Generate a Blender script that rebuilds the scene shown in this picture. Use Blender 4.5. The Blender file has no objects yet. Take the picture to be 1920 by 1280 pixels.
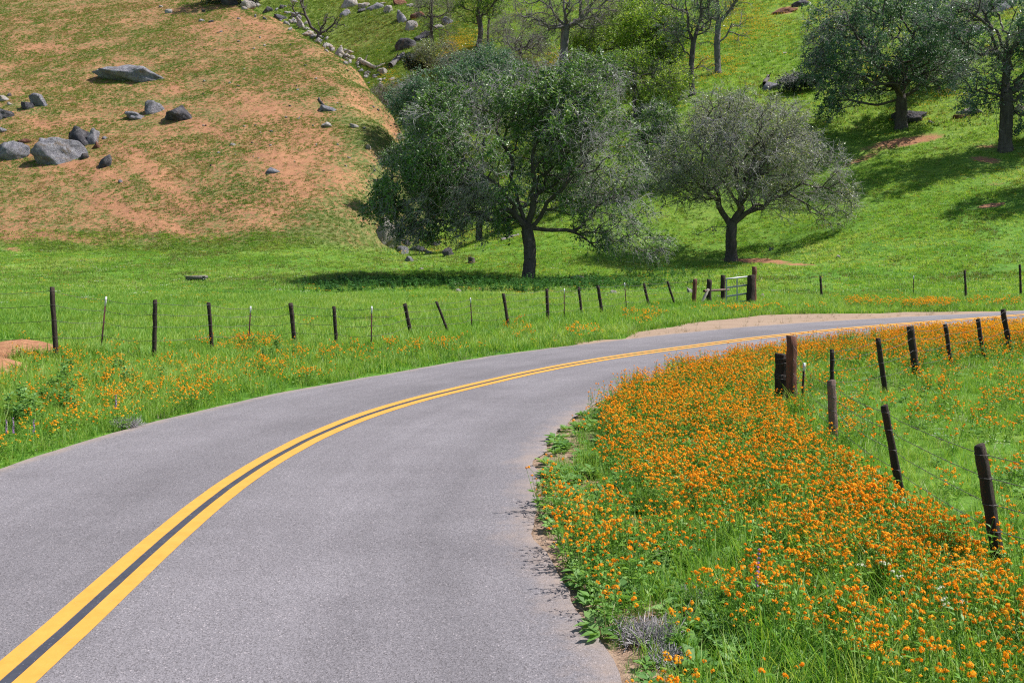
import bpy, math, random
import numpy as np
from mathutils import Vector

# ------------------------------------------------------------------ camera, sky, sun, exposure
S = bpy.context.scene
C = S.collection
F, YH, H = 1800.0, 440.0, 2.9          # focal length in photo pixels, horizon row, eye height
PITCH = math.atan2(640 - YH, F)
cam = bpy.data.objects.new('camera', bpy.data.cameras.new('camera'))
C.objects.link(cam)
cam.location = (0, 0, H)
cam.rotation_euler = (math.pi / 2 - PITCH, 0, 0)
cam.data.sensor_width = 36
cam.data.lens = F / 1920 * 36
cam.data.clip_end = 3000
S.camera = cam
SUN_EL, SUN_AZ = math.radians(54), math.radians(81)     # azimuth clockwise from +Y
W = bpy.data.worlds.new('World'); S.world = W; W.use_nodes = True
sky = W.node_tree.nodes.new('ShaderNodeTexSky'); sky.sky_type = 'NISHITA'; sky.sun_disc = False
sky.sun_elevation = SUN_EL; sky.sun_rotation = SUN_AZ
W.node_tree.links.new(sky.outputs[0], W.node_tree.nodes['Background'].inputs[0])
W.node_tree.nodes['Background'].inputs[1].default_value = 0.085
sun = bpy.data.objects.new('sun', bpy.data.lights.new('sun', 'SUN'))
C.objects.link(sun)
sun.data.energy = 5.0; sun.data.angle = math.radians(0.53); sun.data.color = (1, .955, .89)
sd = Vector((math.sin(SUN_AZ) * math.cos(SUN_EL), math.cos(SUN_AZ) * math.cos(SUN_EL), math.sin(SUN_EL)))
sun.rotation_euler = sd.to_track_quat('Z', 'Y').to_euler()
sun.location = (60, 10, 80)
S.view_settings.view_transform = 'Standard'; S.view_settings.look = 'None'
S.view_settings.exposure = 0.53; S.view_settings.gamma = 1
S.render.engine = 'CYCLES'
S.cycles.max_bounces = 6; S.cycles.diffuse_bounces = 3; S.cycles.transmission_bounces = 3
S.cycles.transparent_max_bounces = 4; S.cycles.use_denoising = False
S.cycles.pixel_filter_type = 'BLACKMAN_HARRIS'; S.cycles.filter_width = 1.15; S.cycles.use_adaptive_sampling = False

rng = np.random.default_rng(11)
random.seed(5)
CP, SP = math.cos(PITCH), math.sin(PITCH)

# ------------------------------------------------------------------ picture <-> place
def ray(u, v):
    x = (np.asarray(u, float) - 960) / F; y = -(np.asarray(v, float) - 640) / F
    return np.stack([x, CP + y * SP, -SP + y * CP], -1)
def at_depth(u, v, Y):                       # the point on the sight line of a pixel at distance Y
    r = ray(u, v); return np.stack([r[..., 0] / r[..., 1] * Y, np.asarray(Y, float) + 0 * r[..., 0], H + r[..., 2] / r[..., 1] * Y], -1)
def flat(u, v):
    r = ray(u, v); t = -H / r[..., 2]; return r[..., :2] * t[..., None]
def proj(P):
    P = np.asarray(P, float); z = P[..., 2] - H
    dep = P[..., 1] * CP - z * SP; up = P[..., 1] * SP + z * CP
    dep = np.where(dep > .1, dep, .1)
    return 960 + F * P[..., 0] / dep, 640 - F * up / dep, dep

# ------------------------------------------------------------------ noise in numpy
_perm = np.random.default_rng(3).random((256, 256))
def vnoise(x, y, s=1.0, o=0):
    x = np.asarray(x) / s + 17.3 * o + 100; y = np.asarray(y) / s + 9.1 * o + 100
    i = np.floor(x).astype(int); j = np.floor(y).astype(int); a = x - i; b = y - j
    a = a * a * (3 - 2 * a); b = b * b * (3 - 2 * b)
    g = lambda p, q: _perm[p % 256, q % 256]
    return (g(i, j) * (1 - a) + g(i + 1, j) * a) * (1 - b) + (g(i, j + 1) * (1 - a) + g(i + 1, j + 1) * a) * b
def fbm(x, y, s, o=0, n=3):
    t = 0; w = 0
    for k in range(n): t = t + vnoise(x, y, s / 2 ** k, o + k) / 2 ** k; w += 1 / 2 ** k
    return t / w
def sst(a, b, x): t = np.clip((x - a) / (b - a), 0, 1); return t * t * (3 - 2 * t)

# ------------------------------------------------------------------ the lie of the land
ctrl = []
for y in (-70, -30, 0, 18, 30, 41):
    for x in (-90, -45, -18, 0, 18, 40): ctrl.append((x, y, 0))
for x in (-35, -22, -10, 0, 5): ctrl.append((x, 57, 0.02))
def cp(u, v, d): p = at_depth(u, v, d); ctrl.append(tuple(float(k) for k in p))
for a in [(0, 478, 78), (300, 476, 78), (620, 474, 78), (300, 503, 67), (740, 484, 76), (988, 529, 60), (860, 491, 70), (930, 455, 76), (990, 412, 84),
          (1150, 500, 66), (1372, 487, 70), (1372, 420, 77), (1300, 178, 110), (1350, 140, 120), (1690, 240, 90), (1885, 283, 80), (1900, 400, 65), (1640, 375, 75),
          (1900, 480, 56), (1600, 450, 66), (1600, 520, 54), (1900, 552, 46), (1540, 557, 46), (1200, 440, 76), (1210, 300, 93), (1050, 330, 98), (1065, 200, 122),
          (905, 75, 170), (900, 150, 150), (1500, 0, 160), (1900, 0, 132), (1200, 0, 178), (720, 30, 196), (500, 0, 216), (640, 110, 186), (1700, 120, 110), (1500, 300, 86)]: cp(*a)
ctrl += [(-7, 80, .9), (-4, 90, 2.2), (-3, 100, 4.6), (-5, 120, 9.5), (-18, 145, 18), (-40, 175, 30), (-70, 205, 44), (-100, 90, 5), (-160, 120, 12), (-150, 200, 38), (-140, 60, 3),
         (-100, 300, 90), (0, 300, 96), (120, 300, 96), (-150, 420, 115), (0, 420, 120), (150, 420, 120), (120, 90, 30), (130, 40, 9), (130, 0, 0), (150, 150, 55), (-140, -40, 0), (130, -60, 0), (220, 60, 22), (-300, 100, 20), (-300, 300, 80), (300, 300, 90)]
ctrl = np.array(ctrl)
def _k(d): return np.sqrt(d * d + 9)
_n = len(ctrl)
_A = np.zeros((_n + 3, _n + 3)); _A[:_n, :_n] = _k(np.hypot(ctrl[:, None, 0] - ctrl[None, :, 0], ctrl[:, None, 1] - ctrl[None, :, 1]))
_P = np.c_[np.ones(_n), ctrl[:, :2]]; _A[:_n, _n:] = _P; _A[_n:, :_n] = _P.T
_w = np.linalg.solve(_A, np.r_[ctrl[:, 2], 0, 0, 0])
def h_right(x, y):
    out = _w[_n] + _w[_n + 1] * x + _w[_n + 2] * y
    for k in range(_n): out = out + _w[k] * np.sqrt((x - ctrl[k, 0]) ** 2 + (y - ctrl[k, 1]) ** 2 + 9)
    return out
def crest(y): return np.interp(y, [40, 75, 83, 100, 115, 135, 165, 200, 300], [-26, -15, -14, -13.6, -17, -26, -46, -76, -160])
def h_left(x, y):
    face = 1.2 + .49 * (y - 75) + .08 * (x + 12) + 2.0 * (fbm(x, y, 34, 4) - .5)
    t = (x - crest(y) - 3.2 * (fbm(y, 0 * y + 3, 9, 2) - .5) - 1.6 * (fbm(x, y, 3.5, 6) - .5)) / 1.3
    return face - 2.2 * np.log1p(np.exp(np.clip(t, -30, 30))) * 1.0 - .0 * t
def terrain(x, y):
    x = np.asarray(x, float); y = np.asarray(y, float)
    m = sst(40, 50, y + .12 * np.abs(x) * 0)
    a = h_right(x, y) * sst(39, 52, y + .22 * np.clip(x - 22, 0, 60))
    b = h_left(x, y)
    k = .9
    z = np.where(b > a, b, a) + k * np.exp(-np.abs(a - b) / k) * .35
    z = np.where(b < -6, a, z)
    hill = sst(58, 80, y) ; hill = np.maximum(hill, sst(45, 62, y) * sst(14, 26, x))
    z = z + hill * (.55 * (fbm(x, y, 9, 1) - .5) + .22 * (vnoise(x, y, 1.7, 7) - .5))
    # little dirt bank on the left verge
    z = z + (.5 * np.exp(-(((x + 11.5) / 1.3) ** 2 + ((y - 22.3) / .8) ** 2)) + .42 * np.exp(-(((x + 10.7) / .75) ** 2 + ((y - 19.7) / .7) ** 2))) * sst(-4, -8, x)
    return z
def hit(u, v, y0=20, y1=260, n=3000):
    Y = np.linspace(y0, y1, n); P = at_depth(np.full(n, u), np.full(n, v), Y)
    f = P[:, 2] - terrain(P[:, 0], P[:, 1]); k = np.argmax(f < 0)
    if f[k] >= 0: k = n - 1
    q = P[k]; return np.array([q[0], q[1], float(terrain(q[0], q[1]))])

# ------------------------------------------------------------------ object helpers
def link(o, parent=None):
    C.objects.link(o)
    if parent is not None: o.parent = parent
    return o
def tag(o, label=None, cat=None, group=None, kind=None):
    if label: o['label'] = label
    if cat: o['category'] = cat
    if group: o['group'] = group
    if kind: o['kind'] = kind
    return o
def empty(name, loc, label, cat, group=None):
    o = bpy.data.objects.new(name, None); C.objects.link(o); o.location = tuple(float(k) for k in loc); o.empty_display_size = .3
    return tag(o, label, cat, group)
def mesh_obj(name, V, Fc, mats, parent=None, smooth=False, attrs=None, mi=None, linked=True):
    """V (n,3); Fc: list of (m,k) int arrays"""
    V = np.asarray(V, np.float32)
    if not isinstance(Fc, list): Fc = [Fc]
    Fc = [np.asarray(f, np.int32) for f in Fc if len(f)]
    me = bpy.data.meshes.new(name)
    me.vertices.add(len(V)); me.vertices.foreach_set('co', V.ravel())
    tot = np.concatenate([np.full(len(f), f.shape[1], np.int32) for f in Fc])
    idx = np.concatenate([f.ravel() for f in Fc])
    me.loops.add(len(idx)); me.loops.foreach_set('vertex_index', idx)
    me.polygons.add(len(tot)); me.polygons.foreach_set('loop_start', np.r_[0, np.cumsum(tot)[:-1]].astype(np.int32)); me.polygons.foreach_set('loop_total', tot)
    if smooth: me.polygons.foreach_set('use_smooth', np.ones(len(tot), bool))
    for m in (mats if isinstance(mats, (list, tuple)) else [mats]): me.materials.append(m)
    if mi is not None: me.polygons.foreach_set('material_index', np.asarray(mi, np.int32))
    for k, a in (attrs or {}).items():
        at = me.attributes.new(k, 'FLOAT', 'POINT'); at.data.foreach_set('value', np.asarray(a, np.float32))
    me.update(calc_edges=True); me.validate()
    o = bpy.data.objects.new(name, me)
    if linked: link(o, parent)
    return o
def tubes(A, B, ra, rb, k=5):
    """frusta between point arrays; returns V, F"""
    A = np.asarray(A, float); B = np.asarray(B, float); n = len(A)
    d = B - A; L = np.linalg.norm(d, axis=1, keepdims=True); d = d / np.maximum(L, 1e-6)
    ref = np.where(np.abs(d[:, 2:3]) < .9, np.array([[0, 0, 1.]]), np.array([[1., 0, 0]]))
    u = np.cross(d, ref); u /= np.maximum(np.linalg.norm(u, axis=1, keepdims=True), 1e-6); w = np.cross(d, u)
    an = np.arange(k) * 2 * math.pi / k
    ring = u[:, None, :] * np.cos(an)[None, :, None] + w[:, None, :] * np.sin(an)[None, :, None]
    V = np.concatenate([A[:, None] + ring * np.asarray(ra, float).reshape(-1, 1, 1), B[:, None] + ring * np.asarray(rb, float).reshape(-1, 1, 1)], 1).reshape(-1, 3)
    b = (np.arange(n) * 2 * k)[:, None, None]; i = np.arange(k); j = (i + 1) % k
    q = np.stack([i, i + k, j + k, j], 1)[None] + b
    return V, q.reshape(-1, 4)
def cap_faces(n, k): return (np.arange(n) * 2 * k)[:, None] + k + np.arange(k)[None, ::-1]
class Acc:
    def __init__(s): s.V = []; s.F = {}; s.n = 0
    def add(s, V, Fc):
        Fc = Fc if isinstance(Fc, list) else [Fc]
        for f in Fc:
            f = np.asarray(f); s.F.setdefault(f.shape[1], []).append(f + s.n)
        s.V.append(np.asarray(V, float)); s.n += len(V)
    def out(s): return np.concatenate(s.V), [np.concatenate(f) for f in s.F.values()]
    def obj(s, name, mat, parent=None, smooth=False, **k): V, f = s.out(); return mesh_obj(name, V, f, mat, parent, smooth, **k)

# ------------------------------------------------------------------ materials
def mat(name):
    m = bpy.data.materials.new(name); m.use_nodes = True; nt = m.node_tree; return m, nt, nt.nodes['Principled BSDF']
def nd(nt, t, **kw):
    n = nt.nodes.new(t)
    for k, v in kw.items(): setattr(n, k, v)
    return n
def noise(nt, scale, detail=4, rough=.6, vec=None, stretch=None, dist=0):
    n = nd(nt, 'ShaderNodeTexNoise'); n.inputs['Scale'].default_value = scale; n.inputs['Detail'].default_value = detail; n.inputs['Roughness'].default_value = rough
    n.inputs['Distortion'].default_value = dist
    if vec is None:
        g = nd(nt, 'ShaderNodeNewGeometry'); vec = g.outputs['Position']
    if stretch is not None:
        mp = nd(nt, 'ShaderNodeMapping'); mp.inputs['Scale'].default_value = stretch[:3]
        if len(stretch) > 3: mp.inputs['Rotation'].default_value[2] = stretch[3]
        nt.links.new(vec, mp.inputs[0]); vec = mp.outputs[0]
    nt.links.new(vec, n.inputs['Vector']); return n.outputs['Fac']
def ramp(nt, fac, stops, interp='LINEAR'):
    r = nd(nt, 'ShaderNodeValToRGB'); r.color_ramp.interpolation = interp; e = r.color_ramp.elements
    while len(e) < len(stops): e.new(.5)
    for k, (p, c) in enumerate(stops):
        e[k].position = p; e[k].color = (c if len(c) == 4 else (*c, 1)) if hasattr(c, '__len__') else (c, c, c, 1)
    nt.links.new(fac, r.inputs[0]); return r.outputs[0]
def mix(nt, f, a, b, mode='MIX'):
    n = nd(nt, 'ShaderNodeMix', data_type='RGBA', blend_type=mode)
    for s, v in ((0, f), (6, a), (7, b)):
        if hasattr(v, 'is_output') or hasattr(v, 'links'): nt.links.new(v, n.inputs[s])
        else: n.inputs[s].default_value = v if s == 0 else (*v, 1)
    return n.outputs[2]
def math_(nt, op, a, b=None, c=None, clamp=False):
    n = nd(nt, 'ShaderNodeMath', operation=op, use_clamp=clamp)
    for s, v in enumerate((a, b, c)):
        if v is None: continue
        if hasattr(v, 'links'): nt.links.new(v, n.inputs[s])
        else: n.inputs[s].default_value = v
    return n.outputs[0]
def attr(nt, name, typ='GEOMETRY'):
    n = nd(nt, 'ShaderNodeAttribute', attribute_name=name, attribute_type=typ); return n.outputs['Fac']
def bump(nt, bs, h, s=.5, d=.02):
    b = nd(nt, 'ShaderNodeBump'); b.inputs['Strength'].default_value = s; b.inputs['Distance'].default_value = d
    nt.links.new(h, b.inputs['Height']); nt.links.new(b.outputs[0], bs.inputs['Normal'])

def ground_material():
    m, nt, bs = mat('ground')
    g = ramp(nt, noise(nt, .35, 5, .65), [(.3, (.05, .14, .022)), (.5, (.12, .25, .035)), (.68, (.24, .33, .06))])
    g2 = ramp(nt, noise(nt, 5, 4, .7), [(.35, (.045, .13, .02)), (.6, (.15, .32, .035)), (.75, (.32, .38, .09))])
    g = mix(nt, .5, g, g2)
    olive = ramp(nt, noise(nt, 1.6, 5, .7), [(.35, (.06, .095, .025)), (.52, (.15, .165, .055)), (.68, (.29, .20, .10))])
    hillm = attr(nt, 'hill'); g = mix(nt, math_(nt, 'MULTIPLY', hillm, .92), g, olive)
    yel = attr(nt, 'warm'); g = mix(nt, math_(nt, 'MULTIPLY', yel, .6), g, ramp(nt, noise(nt, 2.2, 4, .7), [(.35, (.13, .22, .03)), (.6, (.26, .33, .05)), (.8, (.45, .40, .06))]))
    soil = ramp(nt, noise(nt, .9, 6, .7), [(.28, (.22, .09, .05)), (.5, (.40, .175, .085)), (.72, (.56, .28, .135))])
    soil = mix(nt, .45, soil, ramp(nt, noise(nt, 9, 4, .7), [(.3, (.14, .07, .045)), (.7, (.56, .32, .19))]))
    soil = mix(nt, math_(nt, 'MULTIPLY', attr(nt, 'verge'), .75), soil, ramp(nt, noise(nt, 12, 5, .8), [(.3, (.13, .105, .085)), (.55, (.34, .27, .21)), (.75, (.50, .42, .35))]))
    # diagonal streaks of bare soil on the left hill and speckle everywhere
    n1 = noise(nt, .22, 6, .68, stretch=(.55, 1.2, 1.6, .5)); n2 = noise(nt, 2.6, 5, .8)
    n2 = math_(nt, 'ADD', .3, math_(nt, 'MULTIPLY', math_(nt, 'SUBTRACT', n2, .3), math_(nt, 'ADD', 1., math_(nt, 'MULTIPLY', hillm, 1.1))))
    k = math_(nt, 'ADD', math_(nt, 'MULTIPLY', n1, math_(nt, 'SUBTRACT', .75, math_(nt, 'MULTIPLY', hillm, .25))), math_(nt, 'MULTIPLY', n2, .6))
    k = math_(nt, 'ADD', k, math_(nt, 'MULTIPLY', attr(nt, 'soil'), 1.0))
    fac = ramp(nt, k, [(.98, 0.), (1.0, 1.)]) if False else None
    mr = nd(nt, 'ShaderNodeMapRange'); nt.links.new(k, mr.inputs[0]); mr.inputs[1].default_value = .98; mr.inputs[2].default_value = 1.16
    col = mix(nt, mr.outputs[0], g, soil)
    nt.links.new(col, bs.inputs['Base Color']); bs.inputs['Roughness'].default_value = .95; bs.inputs['Specular IOR Level'].default_value = .15
    bump(nt, bs, noise(nt, 6, 6, .75), .7, .12)
    return m
M = {}
M['ground'] = ground_material()
def asphalt():
    m, nt, bs = mat('asphalt')
    big = ramp(nt, noise(nt, .5, 5, .6), [(.3, (.190, .178, .190)), (.7, (.232, .219, .233))])
    str_ = ramp(nt, noise(nt, .9, 5, .65, stretch=(.35, 1.6, 1, -.6)), [(.35, .92), (.62, 1.03)])
    c = mix(nt, .8, big, str_, 'MULTIPLY')
    v = nd(nt, 'ShaderNodeTexVoronoi'); v.inputs['Scale'].default_value = 105; g = nd(nt, 'ShaderNodeNewGeometry'); nt.links.new(g.outputs['Position'], v.inputs['Vector'])
    sp = ramp(nt, math_(nt, 'MULTIPLY', v.outputs['Color'], 1.0), [(.05, (.42, .40, .40)), (.5, (.92, .92, .95)), (.85, (1.15, 1.13, 1.15)), (.97, (2.1, 2.0, 1.95))])
    c = mix(nt, .9, c, sp, 'MULTIPLY')
    lat = attr(nt, 'lat'); wt = ramp(nt, math_(nt, 'ADD', lat, math_(nt, 'MULTIPLY', noise(nt, .8, 4), .12)), [(0., 1.03), (.10, .96), (.2, .86), (.30, .97), (.42, 1.05), (.52, 1.02), (.62, .90), (.72, .84), (.84, .99), (1., 1.04)]); c = mix(nt, .9, c, wt, 'MULTIPLY')
    cb = nd(nt, 'ShaderNodeCombineXYZ'); nt.links.new(math_(nt, 'MULTIPLY', attr(nt, 'arc'), .16), cb.inputs[0]); nt.links.new(math_(nt, 'MULTIPLY', lat, 9.), cb.inputs[1]); ar = ramp(nt, noise(nt, 1., 6, .7, cb.outputs[0]), [(.32, .86), (.5, .99), (.68, 1.08)]); c = mix(nt, .9, c, ar, 'MULTIPLY')
    fine = ramp(nt, noise(nt, 40, 3, .8), [(.3, .80), (.7, 1.18)]); c = mix(nt, .8, c, fine, 'MULTIPLY')
    e = attr(nt, 'edge'); d = math_(nt, 'MULTIPLY', e, noise(nt, 3.5, 5, .7)); d = ramp(nt, d, [(.22, 0.), (.62, .8)])
    c = mix(nt, d, c, (.33, .255, .215))
    # worn tar patches
    t = ramp(nt, noise(nt, 1.1, 6, .7, dist=.6), [(.66, 0.), (.72, .35)]); c = mix(nt, t, c, (.13, .125, .14))
    nt.links.new(c, bs.inputs['Base Color']); bs.inputs['Roughness'].default_value = .82; bs.inputs['Specular IOR Level'].default_value = .3
    bump(nt, bs, v.outputs['Distance'], .5, .006); return m
M['asphalt'] = asphalt()
def paint(name, a, b, dark):
    m, nt, bs = mat(name)
    c = ramp(nt, noise(nt, 6, 5, .7), [(.3, a), (.7, b)])
    w = ramp(nt, math_(nt, 'ADD', noise(nt, 45, 3, .8), math_(nt, 'MULTIPLY', math_(nt, 'SUBTRACT', noise(nt, 2.2, 4, .7), .5), .35)), [(.62, 0.), (.72, .7)]); c = mix(nt, w, c, dark)
    nt.links.new(c, bs.inputs['Base Color']); bs.inputs['Roughness'].default_value = .6; bump(nt, bs, noise(nt, 60, 2), .3, .004); return m
M['yellow'] = paint('yellow_paint', (.58, .285, .042), (.68, .345, .06), (.42, .30, .14))
M['black'] = paint('black_paint', (.035, .038, .055), (.06, .064, .085), (.25, .25, .28))
def dirt():
    m, nt, bs = mat('dirt')
    c = ramp(nt, noise(nt, .8, 6, .7, stretch=(.5, 1.4, 1)), [(.3, (.21, .125, .078)), (.6, (.31, .205, .135)), (.8, (.38, .28, .20))])
    c = mix(nt, .4, c, ramp(nt, noise(nt, 30, 3, .8), [(.3, (.16, .11, .075)), (.7, (.52, .41, .32))]))
    nt.links.new(c, bs.inputs['Base Color']); bs.inputs['Roughness'].default_value = .95; bump(nt, bs, noise(nt, 14, 5), .6, .03); return m
M['dirt'] = dirt()
def foliage(name, cols, trans=.25, inst=False, rough=.5, dry=None, spec=.35):
    """colour from per-leaf value 'tint' (0..1)"""
    m, nt, bs = mat(name)
    t = attr(nt, 'tint')
    if inst: t = math_(nt, 'ADD', math_(nt, 'MULTIPLY', t, .5), math_(nt, 'MULTIPLY', attr(nt, 'itint', 'INSTANCER'), .5))
    n = len(cols); c = ramp(nt, t, [(k / (n - 1), cols[k]) for k in range(n)])
    nt.links.new(c, bs.inputs['Base Color']); bs.inputs['Roughness'].default_value = rough; bs.inputs['Specular IOR Level'].default_value = spec
    tr = nd(nt, 'ShaderNodeBsdfTranslucent'); nt.links.new(mix(nt, 1, c, (1.25, 1.15, .6), 'MULTIPLY'), tr.inputs[0])
    ms = nd(nt, 'ShaderNodeMixShader'); ms.inputs[0].default_value = trans
    nt.links.new(bs.outputs[0], ms.inputs[1]); nt.links.new(tr.outputs[0], ms.inputs[2])
    nt.links.new(ms.outputs[0], nt.nodes['Material Output'].inputs[0]); return m
M['grass'] = foliage('grass_blades', [(.04, .15, .03), (.11, .29, .04), (.22, .42, .055), (.38, .51, .11), (.62, .62, .32)], .45, True)
M['hillgrass'] = foliage('hill_grass', [(.03, .08, .018), (.10, .22, .032), (.19, .31, .055), (.24, .20, .08), (.34, .18, .10)], .3, True)
M['weed'] = foliage('weed_leaves', [(.08, .20, .045), (.16, .33, .08), (.30, .46, .15)], .4, True)
M['drygrass'] = foliage('dry_grass', [(.30, .25, .17), (.48, .42, .30)], .2, True)
M['petal'] = foliage('orange_petals', [(.86, .26, .012), (.95, .40, .018), (.97, .56, .05)], .35, True, .6, spec=.1)
M['petal_gold'] = foliage('golden_petals', [(.86, .34, .015), (.93, .50, .025), (.93, .64, .07)], .35, True, .6, spec=.1)
M['petal_yellow'] = foliage('yellow_petals', [(.62, .34, .02), (.80, .52, .04), (.85, .62, .08)], .35, True, .6, spec=.1)
M['stem'] = foliage('flower_stems', [(.09, .24, .03), (.18, .37, .06), (.30, .44, .11)], .4, True)
M['white'] = foliage('white_petals', [(.7, .72, .6), (.8, .8, .72)], .25, True)
M['purple'] = foliage('purple_petals', [(.16, .06, .34), (.40, .17, .50), (.55, .33, .65)], .2, False)
M['greydry'] = foliage('grey_dead_twigs', [(.26, .24, .26), (.50, .47, .50)], .1, False)
def bark(name, a, b, s=3):
    m, nt, bs = mat(name)
    c = ramp(nt, noise(nt, s, 6, .7, stretch=(1, 1, .25)), [(.3, a), (.7, b)])
    nt.links.new(c, bs.inputs['Base Color']); bs.inputs['Roughness'].default_value = .9; bump(nt, bs, noise(nt, s * 3, 5, .7, stretch=(1, 1, .2)), .8, .06); return m
M['bark'] = bark('oak_bark', (.035, .028, .024), (.13, .11, .10))
M['bark_grey'] = bark('grey_bark', (.07, .062, .062), (.24, .22, .22))
M['twig'] = bark('pale_twigs', (.17, .155, .155), (.52, .50, .51), 1.5)
M['twig_dark'] = bark('dark_twigs', (.09, .08, .075), (.30, .27, .27), 1.5)
M['post'] = bark('dark_post', (.012, .008, .007), (.06, .035, .026), 9)  # near-black brown tone over the whole post
M['post_brown'] = bark('weathered_post', (.09, .055, .045), (.26, .17, .14), 9)
M['post_red'] = bark('reddish_post', (.07, .022, .014), (.24, .09, .055), 9)
M['wood_pale'] = bark('pale_driftwood', (.28, .24, .20), (.55, .49, .42), 2)
M['steel_rust'] = bark('rusty_steel', (.035, .012, .012), (.10, .03, .026), 8)
def metal(name, c, r=.4, me=.6):
    m, nt, bs = mat(name); cc = ramp(nt, noise(nt, 15, 4), [(.3, tuple(.75 * k for k in c)), (.7, c)])
    nt.links.new(cc, bs.inputs['Base Color']); bs.inputs['Roughness'].default_value = r; bs.inputs['Metallic'].default_value = me; return m
M['galv'] = metal('galvanised_tube', (.46, .48, .50), .45, .3)
M['wire'] = metal('fence_wire', (.13, .115, .115), .6, .2)
M['tip'] = metal('white_paint_tip', (.75, .77, .80), .5, 0)
def rockm(name, cols, stain):
    m, nt, bs = mat(name)
    tc = nd(nt, 'ShaderNodeNewGeometry').outputs['Position']
    c = ramp(nt, noise(nt, 1.5, 8, .78, tc), [(.34, cols[0]), (.5, cols[1]), (.64, cols[2])])
    s = ramp(nt, noise(nt, .8, 6, .7, tc, dist=.8), [(.55, 0.), (.63, .8)]); c = mix(nt, s, c, stain)
    l = ramp(nt, noise(nt, 5, 5, .75, tc), [(.58, 0.), (.66, .6)]); c = mix(nt, l, c, tuple(.45 * k for k in cols[0]))
    nt.links.new(c, bs.inputs['Base Color']); bs.inputs['Roughness'].default_value = .92; bs.inputs['Specular IOR Level'].default_value = .2
    bump(nt, bs, noise(nt, 1.8, 9, .8, tc), 1., .8); return m
M['rock'] = rockm('grey_granite', [(.15, .15, .175), (.32, .31, .35), (.50, .49, .52)], (.28, .22, .17))
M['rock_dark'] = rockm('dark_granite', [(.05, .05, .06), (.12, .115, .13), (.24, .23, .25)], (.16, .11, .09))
M['rock_pale'] = rockm('pale_granite', [(.36, .33, .33), (.54, .49, .46), (.68, .63, .59)], (.50, .32, .21))
M['rock_red'] = rockm('rusty_granite', [(.14, .06, .04), (.27, .12, .08), (.40, .20, .13)], (.10, .06, .05))

# ------------------------------------------------------------------ road geometry (traced on the flat valley floor)
Cpx = [(40, 1255), (172, 1137), (258, 1054), (344, 979), (400, 931), (500, 863), (600, 810.5), (700, 772), (800, 743), (880, 725.4), (960, 705), (1080, 681), (1200, 662), (1320, 646.5), (1380, 638), (1480, 626.7), (1580, 616.7), (1680, 608), (1920, 590)]
Epx = [(0, 868), (86, 842), (267, 797), (400, 767.5), (500, 744), (600, 725), (700, 702.5), (800, 687.5), (875, 676), (965, 662.5), (1080, 643.7), (1200, 632.5), (1280, 626.7), (1380, 613), (1480, 605), (1580, 600), (1680, 594.5), (1780, 590), (1920, 583)]
Rpx = [(1230, 1300), (1204, 1267), (1143, 1186), (1062, 1127), (1009, 1080), (978, 1020), (973, 980), (985, 925), (1006, 882), (1034, 838), (1072, 804), (1116, 768), (1155, 740), (1205, 712)]
def smooth_path(P, step=.25, it=60):
    P = np.array(P); s = np.r_[0, np.cumsum(np.hypot(*np.diff(P, axis=0).T))]; t = np.arange(0, s[-1], step)
    Q = np.c_[np.interp(t, s, P[:, 0]), np.interp(t, s, P[:, 1])]
    for _ in range(it): Q[1:-1] = .25 * Q[:-2] + .5 * Q[1:-1] + .25 * Q[2:]
    return Q
def trace(px): return flat(np.array(px)[:, 0], np.array(px)[:, 1])
cw = trace(Cpx); d0 = cw[0] - cw[2]; d0 /= np.hypot(*d0); d1 = cw[-1] - cw[-3]; d1 /= np.hypot(*d1)
cw = np.vstack([[cw[0] + d0 * k + np.array([-.012, -.0]) * k * k for k in (26, 18, 12, 6, 3)], cw, [cw[-1] + d1 * k for k in (8, 20, 60)]])
CL = smooth_path(cw, .2, 40)
Tn = np.gradient(CL, axis=0); Tn /= np.hypot(Tn[:, 0], Tn[:, 1])[:, None]; Nl = np.c_[-Tn[:, 1], Tn[:, 0]]     # left of travel
sl = np.r_[0, np.cumsum(np.hypot(*np.diff(CL, axis=0).T))]
def offsets(Q):
    d = np.hypot(Q[:, None, 0] - CL[None, :, 0], Q[:, None, 1] - CL[None, :, 1]); i = d.argmin(1); return sl[i], d.min(1)
def edge_profile(px):
    s, d = offsets(smooth_path(trace(px), .3, 6)); o = np.argsort(s); dd = np.interp(sl, s[o], d[o])
    for _ in range(400): dd[1:-1] = .25 * dd[:-2] + .5 * dd[1:-1] + .25 * dd[2:]
    return dd
oL = edge_profile(Epx); oR = edge_profile(Rpx)
oR = np.where(sl > offsets(trace([(1200, 710)]))[0][0], np.minimum(oR, 3.2), oR)
eL = CL + Nl * oL[:, None]; eR = CL - Nl * oR[:, None]
def road_signed(x, y):
    """distance outside the asphalt edge, (+ outside), side (+1 left, -1 right)"""
    x = np.asarray(x); y = np.asarray(y); out = np.full(x.shape, 50.); side = np.zeros(x.shape)
    sub = slice(None, None, 3)
    for c0 in range(0, len(x), 20000):
        sl_ = slice(c0, c0 + 20000); X = x[sl_][:, None] - CL[None, sub, 0]; Y = y[sl_][:, None] - CL[None, sub, 1]
        d = X * X + Y * Y; i = d.argmin(1); dd = np.sqrt(d.min(1)); r = np.arange(len(i))
        sg = np.sign(X[r, i] * Nl[sub][i, 0] + Y[r, i] * Nl[sub][i, 1])
        out[sl_] = dd - np.where(sg > 0, oL[sub][i], oR[sub][i]); side[sl_] = sg
    return out, side

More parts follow.
